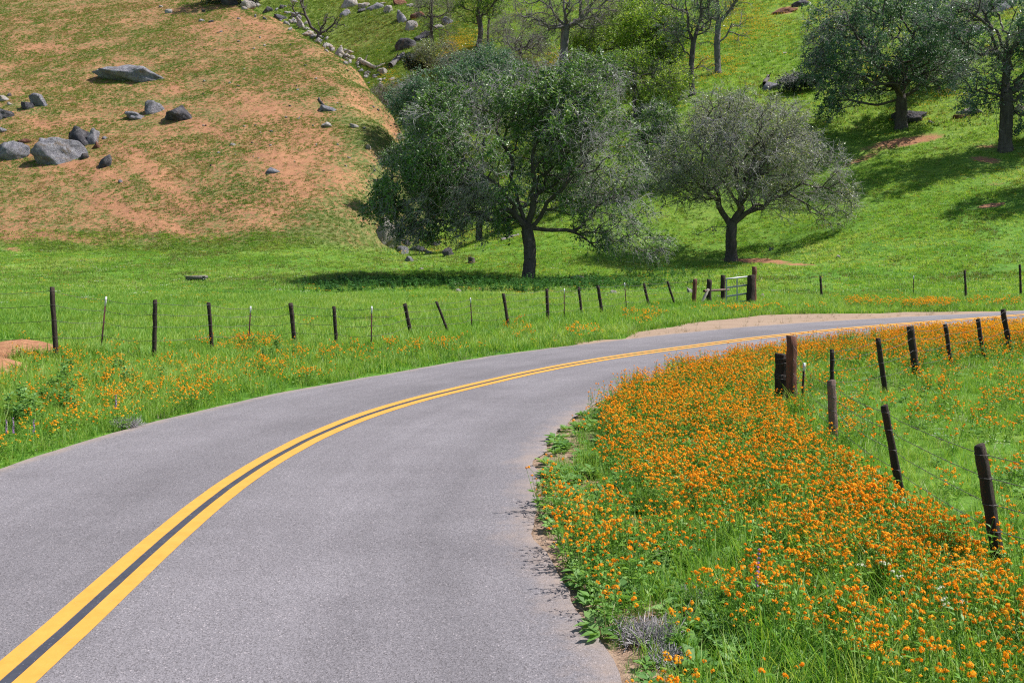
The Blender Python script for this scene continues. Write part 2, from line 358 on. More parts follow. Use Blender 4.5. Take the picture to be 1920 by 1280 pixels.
# ------------------------------------------------------------------ ground sheet
def axis(parts):
    a = [parts[0][0]]
    for lo, hi, st in parts: a.extend(list(np.arange(lo, hi, st)[1:])); a.append(hi)
    return np.unique(np.round(np.array(a), 4))
gx = axis([(-700, -120, 20), (-120, -70, 2), (-70, 62, .45), (62, 120, 2), (120, 700, 20)])
gy = axis([(-300, -20, 15), (-20, 4, 1), (4, 60, .4), (60, 190, .5), (190, 260, 2), (260, 900, 20)])
GX, GY = np.meshgrid(gx, gy)
GZ = terrain(np.clip(GX, -300, 300), np.clip(GY, -70, 420)) - .02
nx, ny = len(gx), len(gy)
ii = (np.arange(ny - 1)[:, None] * nx + np.arange(nx - 1)[None]).ravel()
px_u, px_v, px_d = proj(np.stack([GX, GY, GZ], -1).reshape(-1, 3))
fx, fy = GX.ravel(), GY.ravel()
inv = (fy > 5)
def blobs(u, v, L):
    o = np.zeros(u.shape)
    for (cu, cv, ru, rv, ang, a) in L:
        c, s = math.cos(math.radians(ang)), math.sin(math.radians(ang)); du = u - cu; dv = v - cv
        o = np.maximum(o, a * np.exp(-((( du * c + dv * s) / ru) ** 2 + ((-du * s + dv * c) / rv) ** 2) ** 1.3))
    return o
SOIL = [  # bare patches (picture coordinates of places on the ground)
 (255, 405, 75, 14, 22, .75), (330, 430, 45, 10, 25, .7), (160, 455, 70, 10, 15, .55), (30, 470, 45, 8, 10, .7), (110, 445, 50, 8, 8, .6), (75, 232, 26, 10, 20, .7), (120, 305, 60, 9, 28, .8), (200, 325, 40, 10, 25, .7),
 (385, 238, 60, 10, 24, .7), (330, 165, 16, 8, 20, .8), (270, 310, 60, 16, 40, .55), (320, 360, 70, 14, 40, .5), (60, 90, 60, 8, 0, .45), (530, 300, 60, 25, 30, .55), (570, 350, 70, 25, 30, .6), (640, 330, 60, 30, 20, .7), (600, 265, 80, 30, 20, .5),
 (690, 290, 30, 20, 20, .4), (480, 200, 80, 25, 20, .35), (560, 430, 120, 22, 15, .35), (640, 380, 60, 20, 30, .45), (680, 200, 40, 20, 40, .5), (500, 25, 40, 8, 25, .7), (470, 40, 60, 10, 20, .6), (400, 50, 20, 8, 20, .5), (740, 240, 25, 25, 0, .5),
 (690, 602, 52, 6, 0, .85), (735, 605, 25, 5, 0, .8), (80, 520, 16, 3, 0, .5), (340, 517, 20, 3, 0, .6), (450, 518, 14, 3, 0, .6), (610, 535, 26, 3, 0, .6), (840, 580, 22, 3, 0, .4), (1000, 570, 28, 3, 0, .5),
 (1060, 622, 30, 7, -6, .75), (1025, 630, 24, 6, 0, .6), (1110, 615, 24, 5, 0, .6), (700, 662, 55, 7, -5, .6), (40, 655, 44, 16, 18, 1.4), (0, 690, 34, 24, 20, 1.4), (-10, 740, 30, 18, 0, 1.), (60, 770, 14, 8, 0, .7), (1150, 628, 20, 5, 0, .7),
 (1420, 489, 90, 5, 2, 1.2), (1500, 496, 60, 4, 2, 1.), (1700, 265, 120, 14, -10, 1.), (1610, 300, 70, 10, -20, .9), (1860, 275, 60, 8, 0, .9), (1860, 385, 35, 5, -8, 1.2), (1850, 300, 60, 10, 10, .9), (1760, 320, 50, 8, 10, .6), (1605, 238, 18, 6, 0, .7), (1870, 345, 40, 5, 0, .5),
 (1845, 412, 60, 4, 0, .4), (1530, 475, 14, 3, 0, .5), (1345, 132, 24, 4, -10, .6), (1310, 178, 18, 4, 0, .6), (1475, 20, 36, 10, -10, 1.), (1900, 560, 40, 3, 0, .4), (1620, 770, 55, 14, 20, .5), (1730, 725, 40, 10, 0, .5), (1800, 690, 30, 8, 10, .5), (1720, 925, 30, 8, 10, .8), (1590, 780, 40, 12, 30, .6),
 (1900, 890, 40, 8, 0, .5), (1205, 985, 44, 18, 20, 1.3), (1235, 1060, 24, 30, 0, 1.), (1150, 900, 30, 10, 20, .8), (1030, 870, 40, 16, 20, .6), (1020, 845, 26, 10, 0, .7), (1290, 1165, 50, 14, 0, .7), (1230, 1150, 40, 12, 0, .6), (1340, 1200, 60, 14, 0, .5), (1180, 800, 30, 8, 0, .3), (620, 155, 60, 6, 22, .5), (690, 78, 22, 3, 0, .9), (670, 85, 22, 3, 0, .9), (705, 66, 16, 3, 0, .9), (620, 60, 22, 8, 0, .5)]
FLW = [(860, 95, 40, 26, -30, 1.), (1040, 115, 36, 16, -25, 1.), (1010, 125, 20, 10, -25, 1.), (1330, 120, 60, 30, 0, .25), (1640, 125, 30, 20, 0, .5), (1780, 180, 30, 12, 0, .6), (1740, 567, 60, 9, 0, .8), (1400, 45, 70, 40, -20, .3), (1270, 50, 20, 20, 0, .5), (735, 155, 14, 24, -20, .6), (1280, 75, 30, 30, 0, .3), (1580, 55, 60, 30, 0, .3)]
soil = np.zeros(len(fx)); soil[inv] = blobs(px_u[inv], px_v[inv], SOIL)
lefth = sst(-.6, .8, (h_left(GX, GY) - h_right(GX, GY))).ravel() * sst(69, 82, fy)
leftm = lefth * sst(68, 84, fy + 12 * (vnoise(fx, fy, 9, 3) - .5) + 5 * (vnoise(fx, fy, 2, 5) - .5) - .16 * np.clip(-20 - fx, 0, 60))
base = np.where(leftm > 0, leftm * .36, 0) - .26 * (1 - leftm)
_cr = sst(-7, -1, fx - crest(fy)) * sst(125, 100, fy)
base = base - (.20 * _cr + .03 * sst(88, 74, fy) - .04) * lefth
soil_a = base + soil * np.where(lefth > .5, .30, .85) + .03 * lefth
warm = sst(60, 95, fy) * (1 - lefth)
lefth = np.maximum(lefth, .9 * sst(118, 150, fy - .3 * fx) * sst(0, -14, fx))
dsg, side = road_signed(fx[inv], fy[inv]); near = np.zeros(len(fx)); near[inv] = np.exp(-np.clip(dsg, 0, 9) / np.where(side < 0, .95, .35))
soil_a = soil_a + near * np.where((px_u > 900) & (px_v > 740), 1.0, .5) + .12 * (fbm(fx, fy, 1.2, 55) > .56) * (fy < 42) + .25 * sst(.55, .75, fbm(fx, fy, 4, 60)) * sst(40, 46, fy) * sst(82, 70, fy)
slp = np.gradient(GZ, gy, axis=0).ravel()
g_o = mesh_obj('ground', np.stack([GX, GY, GZ], -1).reshape(-1, 3), np.stack([ii, ii + 1, ii + nx + 1, ii + nx], 1), M['ground'], smooth=True,
               attrs={'soil': soil_a + 1.2 * (np.exp(-(((fx + 11.5) / 1.3) ** 2 + ((fy - 22.3) / .8) ** 2) ** 2) + np.exp(-(((fx + 10.7) / .75) ** 2 + ((fy - 19.7) / .7) ** 2) ** 2)), 'hill': lefth, 'warm': warm, 'verge': np.clip(near * 1.3, 0, 1)})
tag(g_o, kind='structure')

# ------------------------------------------------------------------ road, markings, shoulder
def strip(name, A, B, z, m, rows=1, attrs=None, kind='structure'):
    n = len(A); t = np.linspace(0, 1, rows + 1)
    P = A[None] * (1 - t)[:, None, None] + B[None] * t[:, None, None]
    V = np.concatenate([P, np.full((rows + 1, n, 1), z)], 2).reshape(-1, 3)
    i = (np.arange(rows)[:, None] * n + np.arange(n - 1)[None]).ravel()
    o = mesh_obj(name, V, np.stack([i, i + n, i + n + 1, i + 1], 1), m, attrs=attrs)
    return tag(o, kind=kind)
rag = lambda s, o: .10 * (fbm(s, 0 * s, .5, o) - .5) + .22 * (fbm(s, 0 * s, 2.6, o + 3) - .5)
rows = 24
tt = np.linspace(0, 1, rows + 1)[:, None]
wL = oL + rag(sl, 1); wR = oR + rag(sl, 5) * 1.3 + .26 * (fbm(sl, 0 * sl, .9, 31) - .5)
off = wL[None] * (1 - tt) - wR[None] * tt
edge = np.maximum(np.exp(-(wL[None] - off) / .28), np.exp(-(wR[None] + off) / .45)).ravel()
lat = (off + wR[None]) / (wL + wR)[None]
strip('road', CL + Nl * wL[:, None], CL - Nl * wR[:, None], 0.0, M['asphalt'], rows, {'edge': edge, 'lat': lat.ravel(), 'arc': np.repeat(sl[None], rows + 1, 0).ravel()})
lw, gp = .155, .045
wob = .006 * (fbm(sl, 0 * sl, .5, 2) - .5) * 2
def line(name, a, b, z, m):
    o = strip(name, CL + Nl * (a + wob)[:, None], CL + Nl * (b + wob)[:, None], z, m); return o
line('road_marking', gp + lw + 0 * sl, gp + 0 * sl, .005, M['yellow'])
line('road_marking', -gp + 0 * sl, -gp - lw + 0 * sl, .005, M['yellow'])
line('road_marking', gp - .004 + 0 * sl, -gp + .004 + 0 * sl, .004, M['black'])
UPx = [(1085, 642), (1150, 634), (1210, 622), (1280, 609), (1340, 600), (1420, 592), (1500, 588.5), (1620, 586.5), (1760, 584.5), (1920, 582.5)]
up = trace(UPx); s_, d_ = offsets(up); w_up = np.interp(sl, s_, d_, left=0) + .9 * (fbm(sl, 0 * sl, 1.6, 8) - .55)
msk = (sl > s_[0] - .5); a_ = (CL + Nl * (np.maximum(w_up, oL + .02))[:, None])[msk]; b_ = (CL + Nl * (oL - .3)[:, None])[msk]
SH_A, SH_B = a_, b_
strip('dirt_shoulder', a_, b_, -.005, M['dirt'], 3)

# ------------------------------------------------------------------ rocks
def ico(sub):
    import bmesh
    bm = bmesh.new(); bmesh.ops.create_icosphere(bm, subdivisions=sub, radius=1)
    V = np.array([v.co[:] for v in bm.verts]); Fc = np.array([[v.index for v in f.verts] for f in bm.faces]); bm.free(); return V, Fc
ICO = {k: ico(k) for k in (2, 3, 4)}
def rock_mesh(w, h, seed, tilt=0, sub=4, sharp=.5, dep=.8):
    r = np.random.default_rng(seed); V, Fc = ICO[sub]; V = V.copy()
    for _ in range(int(7 + 9 * sharp)):                           # cut planes give broken faces
        n = r.normal(size=3); n[2] = n[2] * .8 + .1; n /= np.linalg.norm(n); d = r.uniform(.42, .85)
        k = V @ n; V -= np.clip(k - d, 0, None)[:, None] * n * (.55 + .45 * sharp)
    o = r.uniform(0, 50)
    def n3(P, s): return (vnoise(P[:, 0] + o, P[:, 1] + P[:, 2] * .7, s, 1) + vnoise(P[:, 1] + o, P[:, 2] - P[:, 0] * .6, s, 4) + vnoise(P[:, 2] + o, P[:, 0] + P[:, 1] * .5, s, 8) - 1.5)
    V *= (1 + .26 * n3(V, .7) + .13 * n3(V, .25) + .06 * n3(V, .1))[:, None]
    V = V * np.array([w / 2, w / 2 * dep, h * .72]) * 1.16
    c, s = math.cos(tilt), math.sin(tilt); x = V[:, 0] * c + V[:, 2] * s; z = -V[:, 0] * s + V[:, 2] * c; V[:, 0] = x; V[:, 2] = z
    return V, Fc
SEEN_LABELS = set()
def rock(u, v, w, h, m='rock', tilt=0, label=None, group=None, seed=0, sharp=.5, d=None, sub=None, cat='boulder', name='boulder', dep=.8):
    if label in SEEN_LABELS: return None
    SEEN_LABELS.add(label)
    p = hit(u, v) if d is None else at_depth(u, v, d)
    s = p[1] / F
    W_, H_ = w * s, h * s
    sub = sub or (4 if w > 40 else 3)
    V, Fc = rock_mesh(W_, H_, seed + int(u * 7 + v), math.radians(tilt), sub, sharp, dep)
    back = W_ * dep * .35
    o = mesh_obj(name, V, Fc, M[m], smooth=False)
    gz = float(terrain(p[0], p[1] + back))
    o.location = (p[0], p[1] + back * .8, p[2] + H_ * .20)
    return tag(o, label, cat, group)
G1 = 'boulders on the bare orange hillside'
R = [
 (252, 153, 156, 34, 'rock', 16, 'long pale grey slab of rock lying alone high on the left hillside'),
 (330, 226, 70, 36, 'rock_dark', 26, 'dark pointed boulder tapering to the right, beside a lighter round one'),
 (283, 214, 40, 26, 'rock', 8, 'light grey round boulder touching the dark pointed boulder'),
 (257, 223, 42, 12, 'rock', 18, 'low flat light stone left of the round and pointed boulder pair'),
 (71, 200, 38, 24, 'rock', 22, 'grey rounded boulder, right one of the small pair near the left edge'),
 (50, 205, 34, 21, 'rock_dark', 18, 'darker low boulder, left one of the small pair near the left edge'),
 (6, 222, 44, 24, 'rock_dark', 18, 'dark brown boulder cut off by the left picture edge'),
 (4, 189, 20, 10, 'rock_pale', 0, 'small pale stone at the left edge above the dark brown boulder'),
 (16, 181, 14, 8, 'rock_dark', 20, 'tiny dark stone uphill of the pale stones at the left edge'),
 (17, 197, 14, 6, 'rock_pale', 10, 'small flat cream stone just above the dark brown boulder'),
 (14, 300, 62, 38, 'rock', 10, 'pale grey domed boulder at the left edge with a dark notch'),
 (112, 303, 98, 44, 'rock', 26, 'largest grey boulder of the left hillside cluster, sloping down right'),
 (142, 270, 58, 40, 'rock_dark', 20, 'dark lumpy boulder leaning behind the largest grey boulder'),
 (172, 270, 30, 34, 'rock', 6, 'upright grey boulder at the right end of the hillside cluster'),
 (180, 279, 22, 16, 'rock_red', 20, 'rust coloured block below the upright grey boulder'),
 (193, 313, 28, 26, 'rock_dark', 14, 'small black pointed rock downhill right of the boulder cluster'),
 (50, 268, 34, 8, 'rock_red', 8, 'flat reddish slab left of the largest grey boulder'),
 (158, 298, 18, 14, 'rock_dark', 40, 'small black wedge at the lower right foot of the largest grey boulder'),
 (194, 261, 14, 7, 'rock', 10, 'small light stone right of the hillside boulder cluster'),
 (4, 248, 18, 8, 'rock', 10, 'small grey stone at the left edge above the domed boulder'),
 (512, 325, 34, 12, 'rock', 32, 'narrow grey slab sticking out low on the orange slope'),
 (611, 208, 40, 13, 'rock', 12, 'flat shelf of grey rock in the middle of the orange slope'),
 (613, 239, 24, 9, 'rock_pale', 18, 'small white stone below the flat grey shelf'),
 (691, 280, 12, 10, 'rock_pale', 10, 'small white stone near the right rim of the orange slope'),
 (665, 240, 22, 8, 'rock_pale', 20, 'flat pinkish stone right of the white stone on the slope'),
 (315, 25, 26, 10, 'rock_pale', 24, 'pale flat stone near the top of the left hill'),
 (301, 14, 9, 5, 'rock_pale', 30, 'tiny white chip uphill of the pale flat stone'),
 (232, 152, 8, 5, 'rock_pale', 0, 'tiny white stone just below the long pale slab'),
 (226, 342, 10, 6, 'rock', 0, 'tiny grey stone on the slope under the boulder cluster'),
 (436, 273, 12, 7, 'rock_pale', 0, 'tiny pale stone in the middle of the left slope'),
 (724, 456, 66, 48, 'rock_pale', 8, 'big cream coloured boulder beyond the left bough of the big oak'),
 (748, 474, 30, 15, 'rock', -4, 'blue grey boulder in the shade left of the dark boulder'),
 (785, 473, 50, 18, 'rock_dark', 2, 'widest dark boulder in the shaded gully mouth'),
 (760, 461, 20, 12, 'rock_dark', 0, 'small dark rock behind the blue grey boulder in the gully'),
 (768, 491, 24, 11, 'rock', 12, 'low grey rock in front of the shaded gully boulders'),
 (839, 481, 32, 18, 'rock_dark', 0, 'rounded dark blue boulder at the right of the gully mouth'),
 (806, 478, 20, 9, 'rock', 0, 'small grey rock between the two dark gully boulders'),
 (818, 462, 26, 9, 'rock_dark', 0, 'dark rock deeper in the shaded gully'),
 (1081, 523, 30, 10, 'rock_pale', 0, 'flat light stone lying in the grass right of the big oak'),
 (1152, 551, 18, 8, 'rock_pale', 0, 'tan stone in the grass behind the left fence near a white topped post'),
 (858, 548, 14, 6, 'rock_pale', 0, 'small tan stone in the meadow left of the big oak trunk'),
 (789, 506, 11, 5, 'rock_pale', 0, 'small cream stone below the shaded gully'),
 (1293, 551, 12, 12, 'rock_pale', 0, 'round white stone left of the gate posts'),
 (1346, 561, 16, 8, 'rock_pale', 0, 'white stone seen between the gate brace posts'),
 (1428, 559, 14, 9, 'rock_pale', 0, 'round white stone right of the gate post'),
 (1446, 469, 10, 7, 'rock', 0, 'small grey rock in the shade right of the grey oak trunk'),
 (1571, 484, 9, 6, 'rock_pale', 0, 'small white stone alone on the green slope'),
 (750, 43, 24, 32, 'rock', -15, 'tall pointed white and grey boulder near the top of the gully'),
 (770, 58, 24, 26, 'rock_pale', 20, 'white upright slab beside the tall pointed boulder'),
 (760, 93, 38, 30, 'rock_dark', -30, 'dark leaning boulder left of the oak in the upper gully'),
 (795, 74, 40, 20, 'rock_dark', -14, 'dark block with a pale top at the foot of the thin leafless tree'),
 (702, 19, 26, 16, 'rock', 0, 'grey triangular boulder near the top edge, right of two stacked ones'),
 (682, 15, 22, 16, 'rock_pale', 0, 'pale boulder on a dark one near the top edge'),
 (678, 22, 24, 10, 'rock_dark', 0, 'dark base rock under the pale boulder at the top edge'),
 (650, 14, 30, 22, 'rock_pale', 14, 'wedge shaped white boulder at the top edge'),
 (648, 30, 20, 14, 'rock', 14, 'grey rock just below the wedge shaped white boulder'),
 (748, 10, 26, 14, 'rock_red', 0, 'brown block at the top edge above the tall pointed boulder'),
 (729, 23, 20, 12, 'rock_pale', 0, 'low pale stone left of the tall pointed boulder'),
 (786, 34, 32, 12, 'rock_red', 0, 'flat brownish slab right of the tall pointed boulder'),
 (841, 46, 26, 16, 'rock', 0, 'grey block behind the thin leafless tree'),
 (822, 54, 24, 10, 'rock_pale', 0, 'light slab right of the thin leafless tree foot'),
 (768, 13, 12, 8, 'rock_pale', 0, 'small pink stone at the top edge beside the brown block'),
 (715, 10, 16, 6, 'rock_pale', 0, 'small flat tan stone at the top edge'),
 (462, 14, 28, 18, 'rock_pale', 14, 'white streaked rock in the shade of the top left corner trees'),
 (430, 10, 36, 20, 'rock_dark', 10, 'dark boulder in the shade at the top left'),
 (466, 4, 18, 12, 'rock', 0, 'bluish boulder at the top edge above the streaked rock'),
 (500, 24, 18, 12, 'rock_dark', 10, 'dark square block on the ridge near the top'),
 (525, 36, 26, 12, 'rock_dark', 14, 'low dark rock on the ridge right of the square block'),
 (557, 33, 18, 13, 'rock', 0, 'grey round rock beside the leaning snag'),
 (566, 54, 12, 26, 'rock_pale', -22, 'tall white slab standing beside the leaning snag'),
 (579, 66, 26, 12, 'rock_pale', 20, 'pinkish flat slabs at the foot of the leaning snag'),
 (594, 79, 14, 9, 'rock_pale', 20, 'pale block below the foot of the snag'),
 (612, 88, 24, 9, 'rock_pale', 14, 'cream slab on the ridge below the snag'),
 (636, 104, 22, 18, 'rock_pale', 42, 'white steep slab on the ridge rim'),
 (655, 102, 16, 8, 'rock_pale', 20, 'pale block right of the white steep slab'),
 (676, 119, 16, 14, 'rock_pale', 30, 'pink block at the upper end of the pale log'),
 (718, 141, 20, 15, 'rock_pale', -8, 'pointed white stone at the lower end of the ridge stones'),
 (1824, 66, 46, 26, 'rock', 0, 'smooth blue grey boulder seen between the two right hand oaks'),
 (1822, 213, 58, 14, 'rock', -6, 'flat pale topped slab between the two right hand oaks'),
 (1808, 222, 28, 10, 'rock_red', 0, 'reddish underside block below the flat slab'),
 (1712, 226, 110, 22, 'rock_dark', -6, 'long dark overhanging rock ledge behind the right oak trunk'),
 (1912, 213, 30, 20, 'rock_pale', 20, 'pale boulder at the right edge behind the far right oak'),
 (1745, 232, 14, 7, 'rock', 0, 'small grey stone below the dark ledge'),
 (1444, 170, 36, 18, 'rock', -10, 'blue grey boulder on the green slope above the grey oak'),
 (1700, 6, 40, 20, 'rock_dark', 0, 'dark boulder at the top edge behind the right oak'),
 (1870, 20, 60, 36, 'rock', 0, 'large grey boulder at the top right behind the far right oak'),
 (1476, 24, 52, 14, 'rock_red', -14, 'reddish broken outcrop at the top of the green slope'),
 (1500, 12, 34, 14, 'rock_dark', -10, 'dark outcrop rock right of the reddish one at the top'),
 (1473, 101, 9, 4, 'rock_pale', 0, 'tiny white stone alone on the upper green slope')]
for k, (u, v, w, h, m, tl, lb) in enumerate(R):
    cat = 'boulder' if w > 30 else 'rock'
    rock(u, v, w, h, m, tl, lb, seed=k, cat=cat, name=cat, sharp=.85)
MARK = [(252, 135, 'the long pale slab'), (330, 205, 'the dark pointed boulder'), (112, 280, 'the largest left hillside boulder'), (512, 318, 'the narrow slab low on the slope'), (611, 203, 'the flat grey shelf'), (315, 18, 'the pale flat stone near the hilltop'), (598, 65, 'the leaning snag'), (674, 118, 'the bleached log'), (718, 135, 'the pointed white ridge stone'), (636, 98, 'the steep white slab'), (462, 8, 'the streaked white rock'), (525, 32, 'the low dark ridge rock'), (560, 45, 'the tall white slab'), (690, 280, 'the white stone by the rim'), (436, 270, 'the tiny stone of the middle slope')]
def stone_label(u, v, m, w, h):
    k = min(range(len(MARK)), key=lambda k: abs(MARK[k][0] - u) + 1.6 * abs(MARK[k][1] - v)); du, dv = u - MARK[k][0], v - MARK[k][1]; D = math.hypot(du, dv)
    where = ('uphill of' if dv < 0 else 'downhill of') if abs(dv) > .7 * abs(du) else ('left of' if du < 0 else 'right of')
    near = 'close' if D < 22 else ('a little' if D < 55 else 'well'); tone = {'rock_pale': 'whitish', 'rock': 'grey', 'rock_dark': 'dark'}[m]; sz = 'tiny' if w < 7 else ('small' if w < 11 else 'broken'); sh = 'flat' if h < .5 * w else ('blocky' if h < .8 * w else 'upright')
    return f'{sz} {sh} {tone} stone {near} {where} {MARK[k][2]}'
r_ = np.random.default_rng(77)
path = np.array([(545, 30), (575, 62), (610, 84), (650, 108), (680, 128), (705, 150), (730, 168)])
for k in range(90):
    t = r_.uniform(0, 1) * (len(path) - 1); i = int(t); q = path[i] * (1 - t + i) + path[min(i + 1, 6)] * (t - i)
    u, v = q[0] + r_.normal(0, 9), q[1] + r_.normal(0, 5)
    w_, h_, m_ = r_.uniform(5, 15), r_.uniform(4, 9), str(r_.choice(['rock_pale', 'rock_pale', 'rock_pale', 'rock']))
    rock(u, v, w_, h_, m_, r_.uniform(5, 35), stone_label(u, v, m_, w_, h_), 'stones along the ridge rim', seed=k, sub=2, sharp=1, cat='stone', name='stone')
for k in range(80):
    u, v = r_.uniform(380, 720), r_.uniform(20, 330)
    if v < (u - 350) * .42: continue
    w_, h_, m_ = r_.uniform(3, 9), r_.uniform(2, 4.5), str(r_.choice(['rock_pale', 'rock_pale', 'rock', 'rock_dark']))
    rock(u, v, w_, h_, m_, 20, stone_label(u, v, m_, w_, h_), 'loose stones on the orange slope', seed=k, sub=2, sharp=1, cat='stone', name='stone')
for k in range(22):
    u, v = r_.uniform(370, 560), r_.uniform(4, 42)
    w_, h_, m_ = r_.uniform(6, 16), r_.uniform(4, 8), str(r_.choice(['rock_pale', 'rock_dark', 'rock']))
    rock(u, v, w_, h_, m_, 10, stone_label(u, v, m_, w_, h_), 'stones at the shaded top left', seed=k + 300, sub=2, sharp=1, cat='stone', name='stone')
# ------------------------------------------------------------------ posts, wires, gate
def foot_top(ft, tp):
    p = hit(ft[0], ft[1], 4, 90, 4000); q = at_depth(tp[0], tp[1], p[1]); return p, q
def round_post(p, q, r, k=12, seed=0, square=False, top='flat'):
    """wooden post as rings, slightly crooked"""
    rr = np.random.default_rng(seed); n = 9; p = np.array(p) - (np.array(q) - p) * .10
    ax = (q - p) / np.linalg.norm(q - p); u = np.cross(ax, [0, 1, 0]); u /= np.linalg.norm(u); w = np.cross(ax, u)
    if square: an = np.array([math.pi / 4 + i * math.pi / 2 for i in range(4)]); an = np.sort(np.concatenate([an - .12, an + .12])); rad = r * 1.15
    else: an = np.arange(k) * 2 * math.pi / k; rad = r
    if square: an = an + .45
    k = len(an); prof = 1 + .07 * rr.normal(size=k); V = []
    for i in range(n):
        t = i / (n - 1); c = p + (q - p) * t + (u * rr.normal() + w * rr.normal()) * r * .07
        R_ = rad * (1 + .04 * rr.normal()) * (1.04 - .08 * t) * prof
        V.append(c + (u[None] * np.cos(an)[:, None] + w[None] * np.sin(an)[:, None]) * R_[:, None])
    tilt = rr.uniform(-.3, .3)
    V[-1] = V[-1] + ax * (np.cos(an)[:, None] * tilt * rad)
    V.append(V[-1] * .15 + V[-1].mean(0) * .85 + ax * rad * .12)
    V = np.concatenate(V); n += 1
    i = np.arange(n - 1)[:, None] * k; j = np.arange(k)[None]; jn = (j + 1) % k
    Q = np.stack([i + j, i + jn, i + k + jn, i + k + j], -1).reshape(-1, 4)
    return V, [Q, (np.arange(k) + (n - 1) * k)[None]]
def t_post(p, q, wid):
    """steel T-post: flange plus web with studs"""
    p = np.array(p) - (q - p) * .1; ax = (q - p); L = np.linalg.norm(ax); ax /= L
    u = np.array([1, 0, 0]) - ax * ax[0]; u /= np.linalg.norm(u); w = np.cross(ax, u); A = Acc()
    def bar(c0, c1, a, b):
        V = np.array([c + u * sx * a + w * sy * b for c in (c0, c1) for sx, sy in ((-1, -1), (1, -1), (1, 1), (-1, 1))])
        A.add(V, np.array([[0, 1, 5, 4], [1, 2, 6, 5], [2, 3, 7, 6], [3, 0, 4, 7], [4, 5, 6, 7], [3, 2, 1, 0]]))
    bar(p, q, wid, .004); bar(p - w * .022, q - w * .022 - ax * .002, .005, .018)
    for t in np.arange(.25, L - .05, .06): bar(p + ax * t + w * .009, p + ax * (t + .025) + w * .009, wid * .35, .005)
    return A.out()
def box_between(a, b, wx, wz):
    ax = (b - a) / np.linalg.norm(b - a); u = np.cross(ax, [0, 0, 1.]); u /= np.linalg.norm(u); w = np.cross(u, ax)
    V = np.array([c + u * sx * wx + w * sz * wz for c in (a, b) for sx, sz in ((-1, -1), (1, -1), (1, 1), (-1, 1))])
    return V, np.array([[0, 1, 5, 4], [1, 2, 6, 5], [2, 3, 7, 6], [3, 0, 4, 7], [4, 5, 6, 7], [3, 2, 1, 0]])
def barbed(a, b, sag, r=.0032, barb=True, seed=0):
    rr = np.random.default_rng(seed); L = np.linalg.norm(b - a); n = max(6, int(L / .35)); t = np.linspace(0, 1, n + 1)[:, None]
    P = a + (b - a) * t; P[:, 2] -= (sag * 4 * t * (1 - t))[:, 0]; P[1:-1] += rr.normal(0, .006, (n - 1, 3))
    V, Q = tubes(P[:-1], P[1:], np.full(n, r), np.full(n, r), 4); A = Acc(); A.add(V, Q)
    if barb:
        m = int(L / .13); tb = rr.uniform(0, 1, (m, 1)); c = a + (b - a) * tb; c[:, 2] -= (sag * 4 * tb * (1 - tb))[:, 0]
        dv = rr.normal(size=(m, 3)); dv /= np.linalg.norm(dv, axis=1)[:, None]
        V, Q = tubes(c - dv * .016, c + dv * .016, np.full(m, .0022), np.full(m, .0022), 3); A.add(V, Q)
    return A
def fence(name, label, posts, heights, ends=None, wr=.0035, group=None, r0=None):
    pts = [foot_top(a, b) for a, b, *_ in posts]
    org = pts[0][0]
    root = empty(name, org, label, 'fence', group)
    org = np.array(org)
    for k, ((p, q), post) in enumerate(zip(pts, posts)):
        kind = post[2]; wpx = post[3] if len(post) > 3 else 7; lab = post[4] if len(post) > 4 else None
        s = p[1] / F; r = wpx * s / 2
        if kind in ('w', 'b', 'sq', 'red'):
            m = {'w': 'post', 'b': 'post_brown', 'sq': 'post_red', 'red': 'post_red'}[kind]
            V, Fc = round_post(p, q, r, seed=k + int(org[1]), square=kind in ('sq', 'b'))
            o = mesh_obj('wooden_post', V - org, Fc, M[m], root)
        else:
            cut = q + (p - q) * (.17 if kind == 'T' else 0)
            V, Fc = t_post(p, q if kind != 'T' else cut, .017)
            o = mesh_obj('steel_post', V - org, Fc, M['steel_rust'], root)
            if kind == 'T':
                V, Fc = t_post(cut + (cut - q) * 0 + (q - cut) * .0, q, .021); V, Fc = box_between(cut, q, .020, .016)
                mesh_obj('white_tip', V - org, Fc, M['tip'], o)
        if lab: o['label'] = lab
    for h in heights:
        A = Acc()
        for k in range(len(pts) - 1):
            (p0, q0), (p1, q1) = pts[k], pts[k + 1]
            d = np.array([0, -.03, 0]); B = barbed(p0 + (q0 - p0) * h + d, p1 + (q1 - p1) * h + d, .03 + .02 * ((k * 7) % 3), wr, seed=k); V, Fc = B.out(); A.add(V, Fc)
            # tie loop round each post
            ang = np.linspace(0, 2 * math.pi, 9); rr_ = (posts[k][3] if len(posts[k]) > 3 else 7) * p0[1] / F / 2 * 1.12 + .004
            c = p0 + (q0 - p0) * h; P = np.stack([c[0] + rr_ * np.cos(ang), c[1] + rr_ * np.sin(ang), np.full(9, c[2])], 1)
            V, Fc = tubes(P[:-1], P[1:], np.full(8, .0028), np.full(8, .0028), 4); A.add(V, Fc)
        if ends is not None:
            for (i, dx) in ends:
                p0, q0 = pts[i]; a = p0 + (q0 - p0) * h; b = a + np.array(dx); V, Fc = barbed(a, b, .05, wr, seed=5).out(); A.add(V, Fc)
        V, Fc = A.out(); mesh_obj('barbed_wire', V - org, Fc, M['wire'], root)
    return root, pts
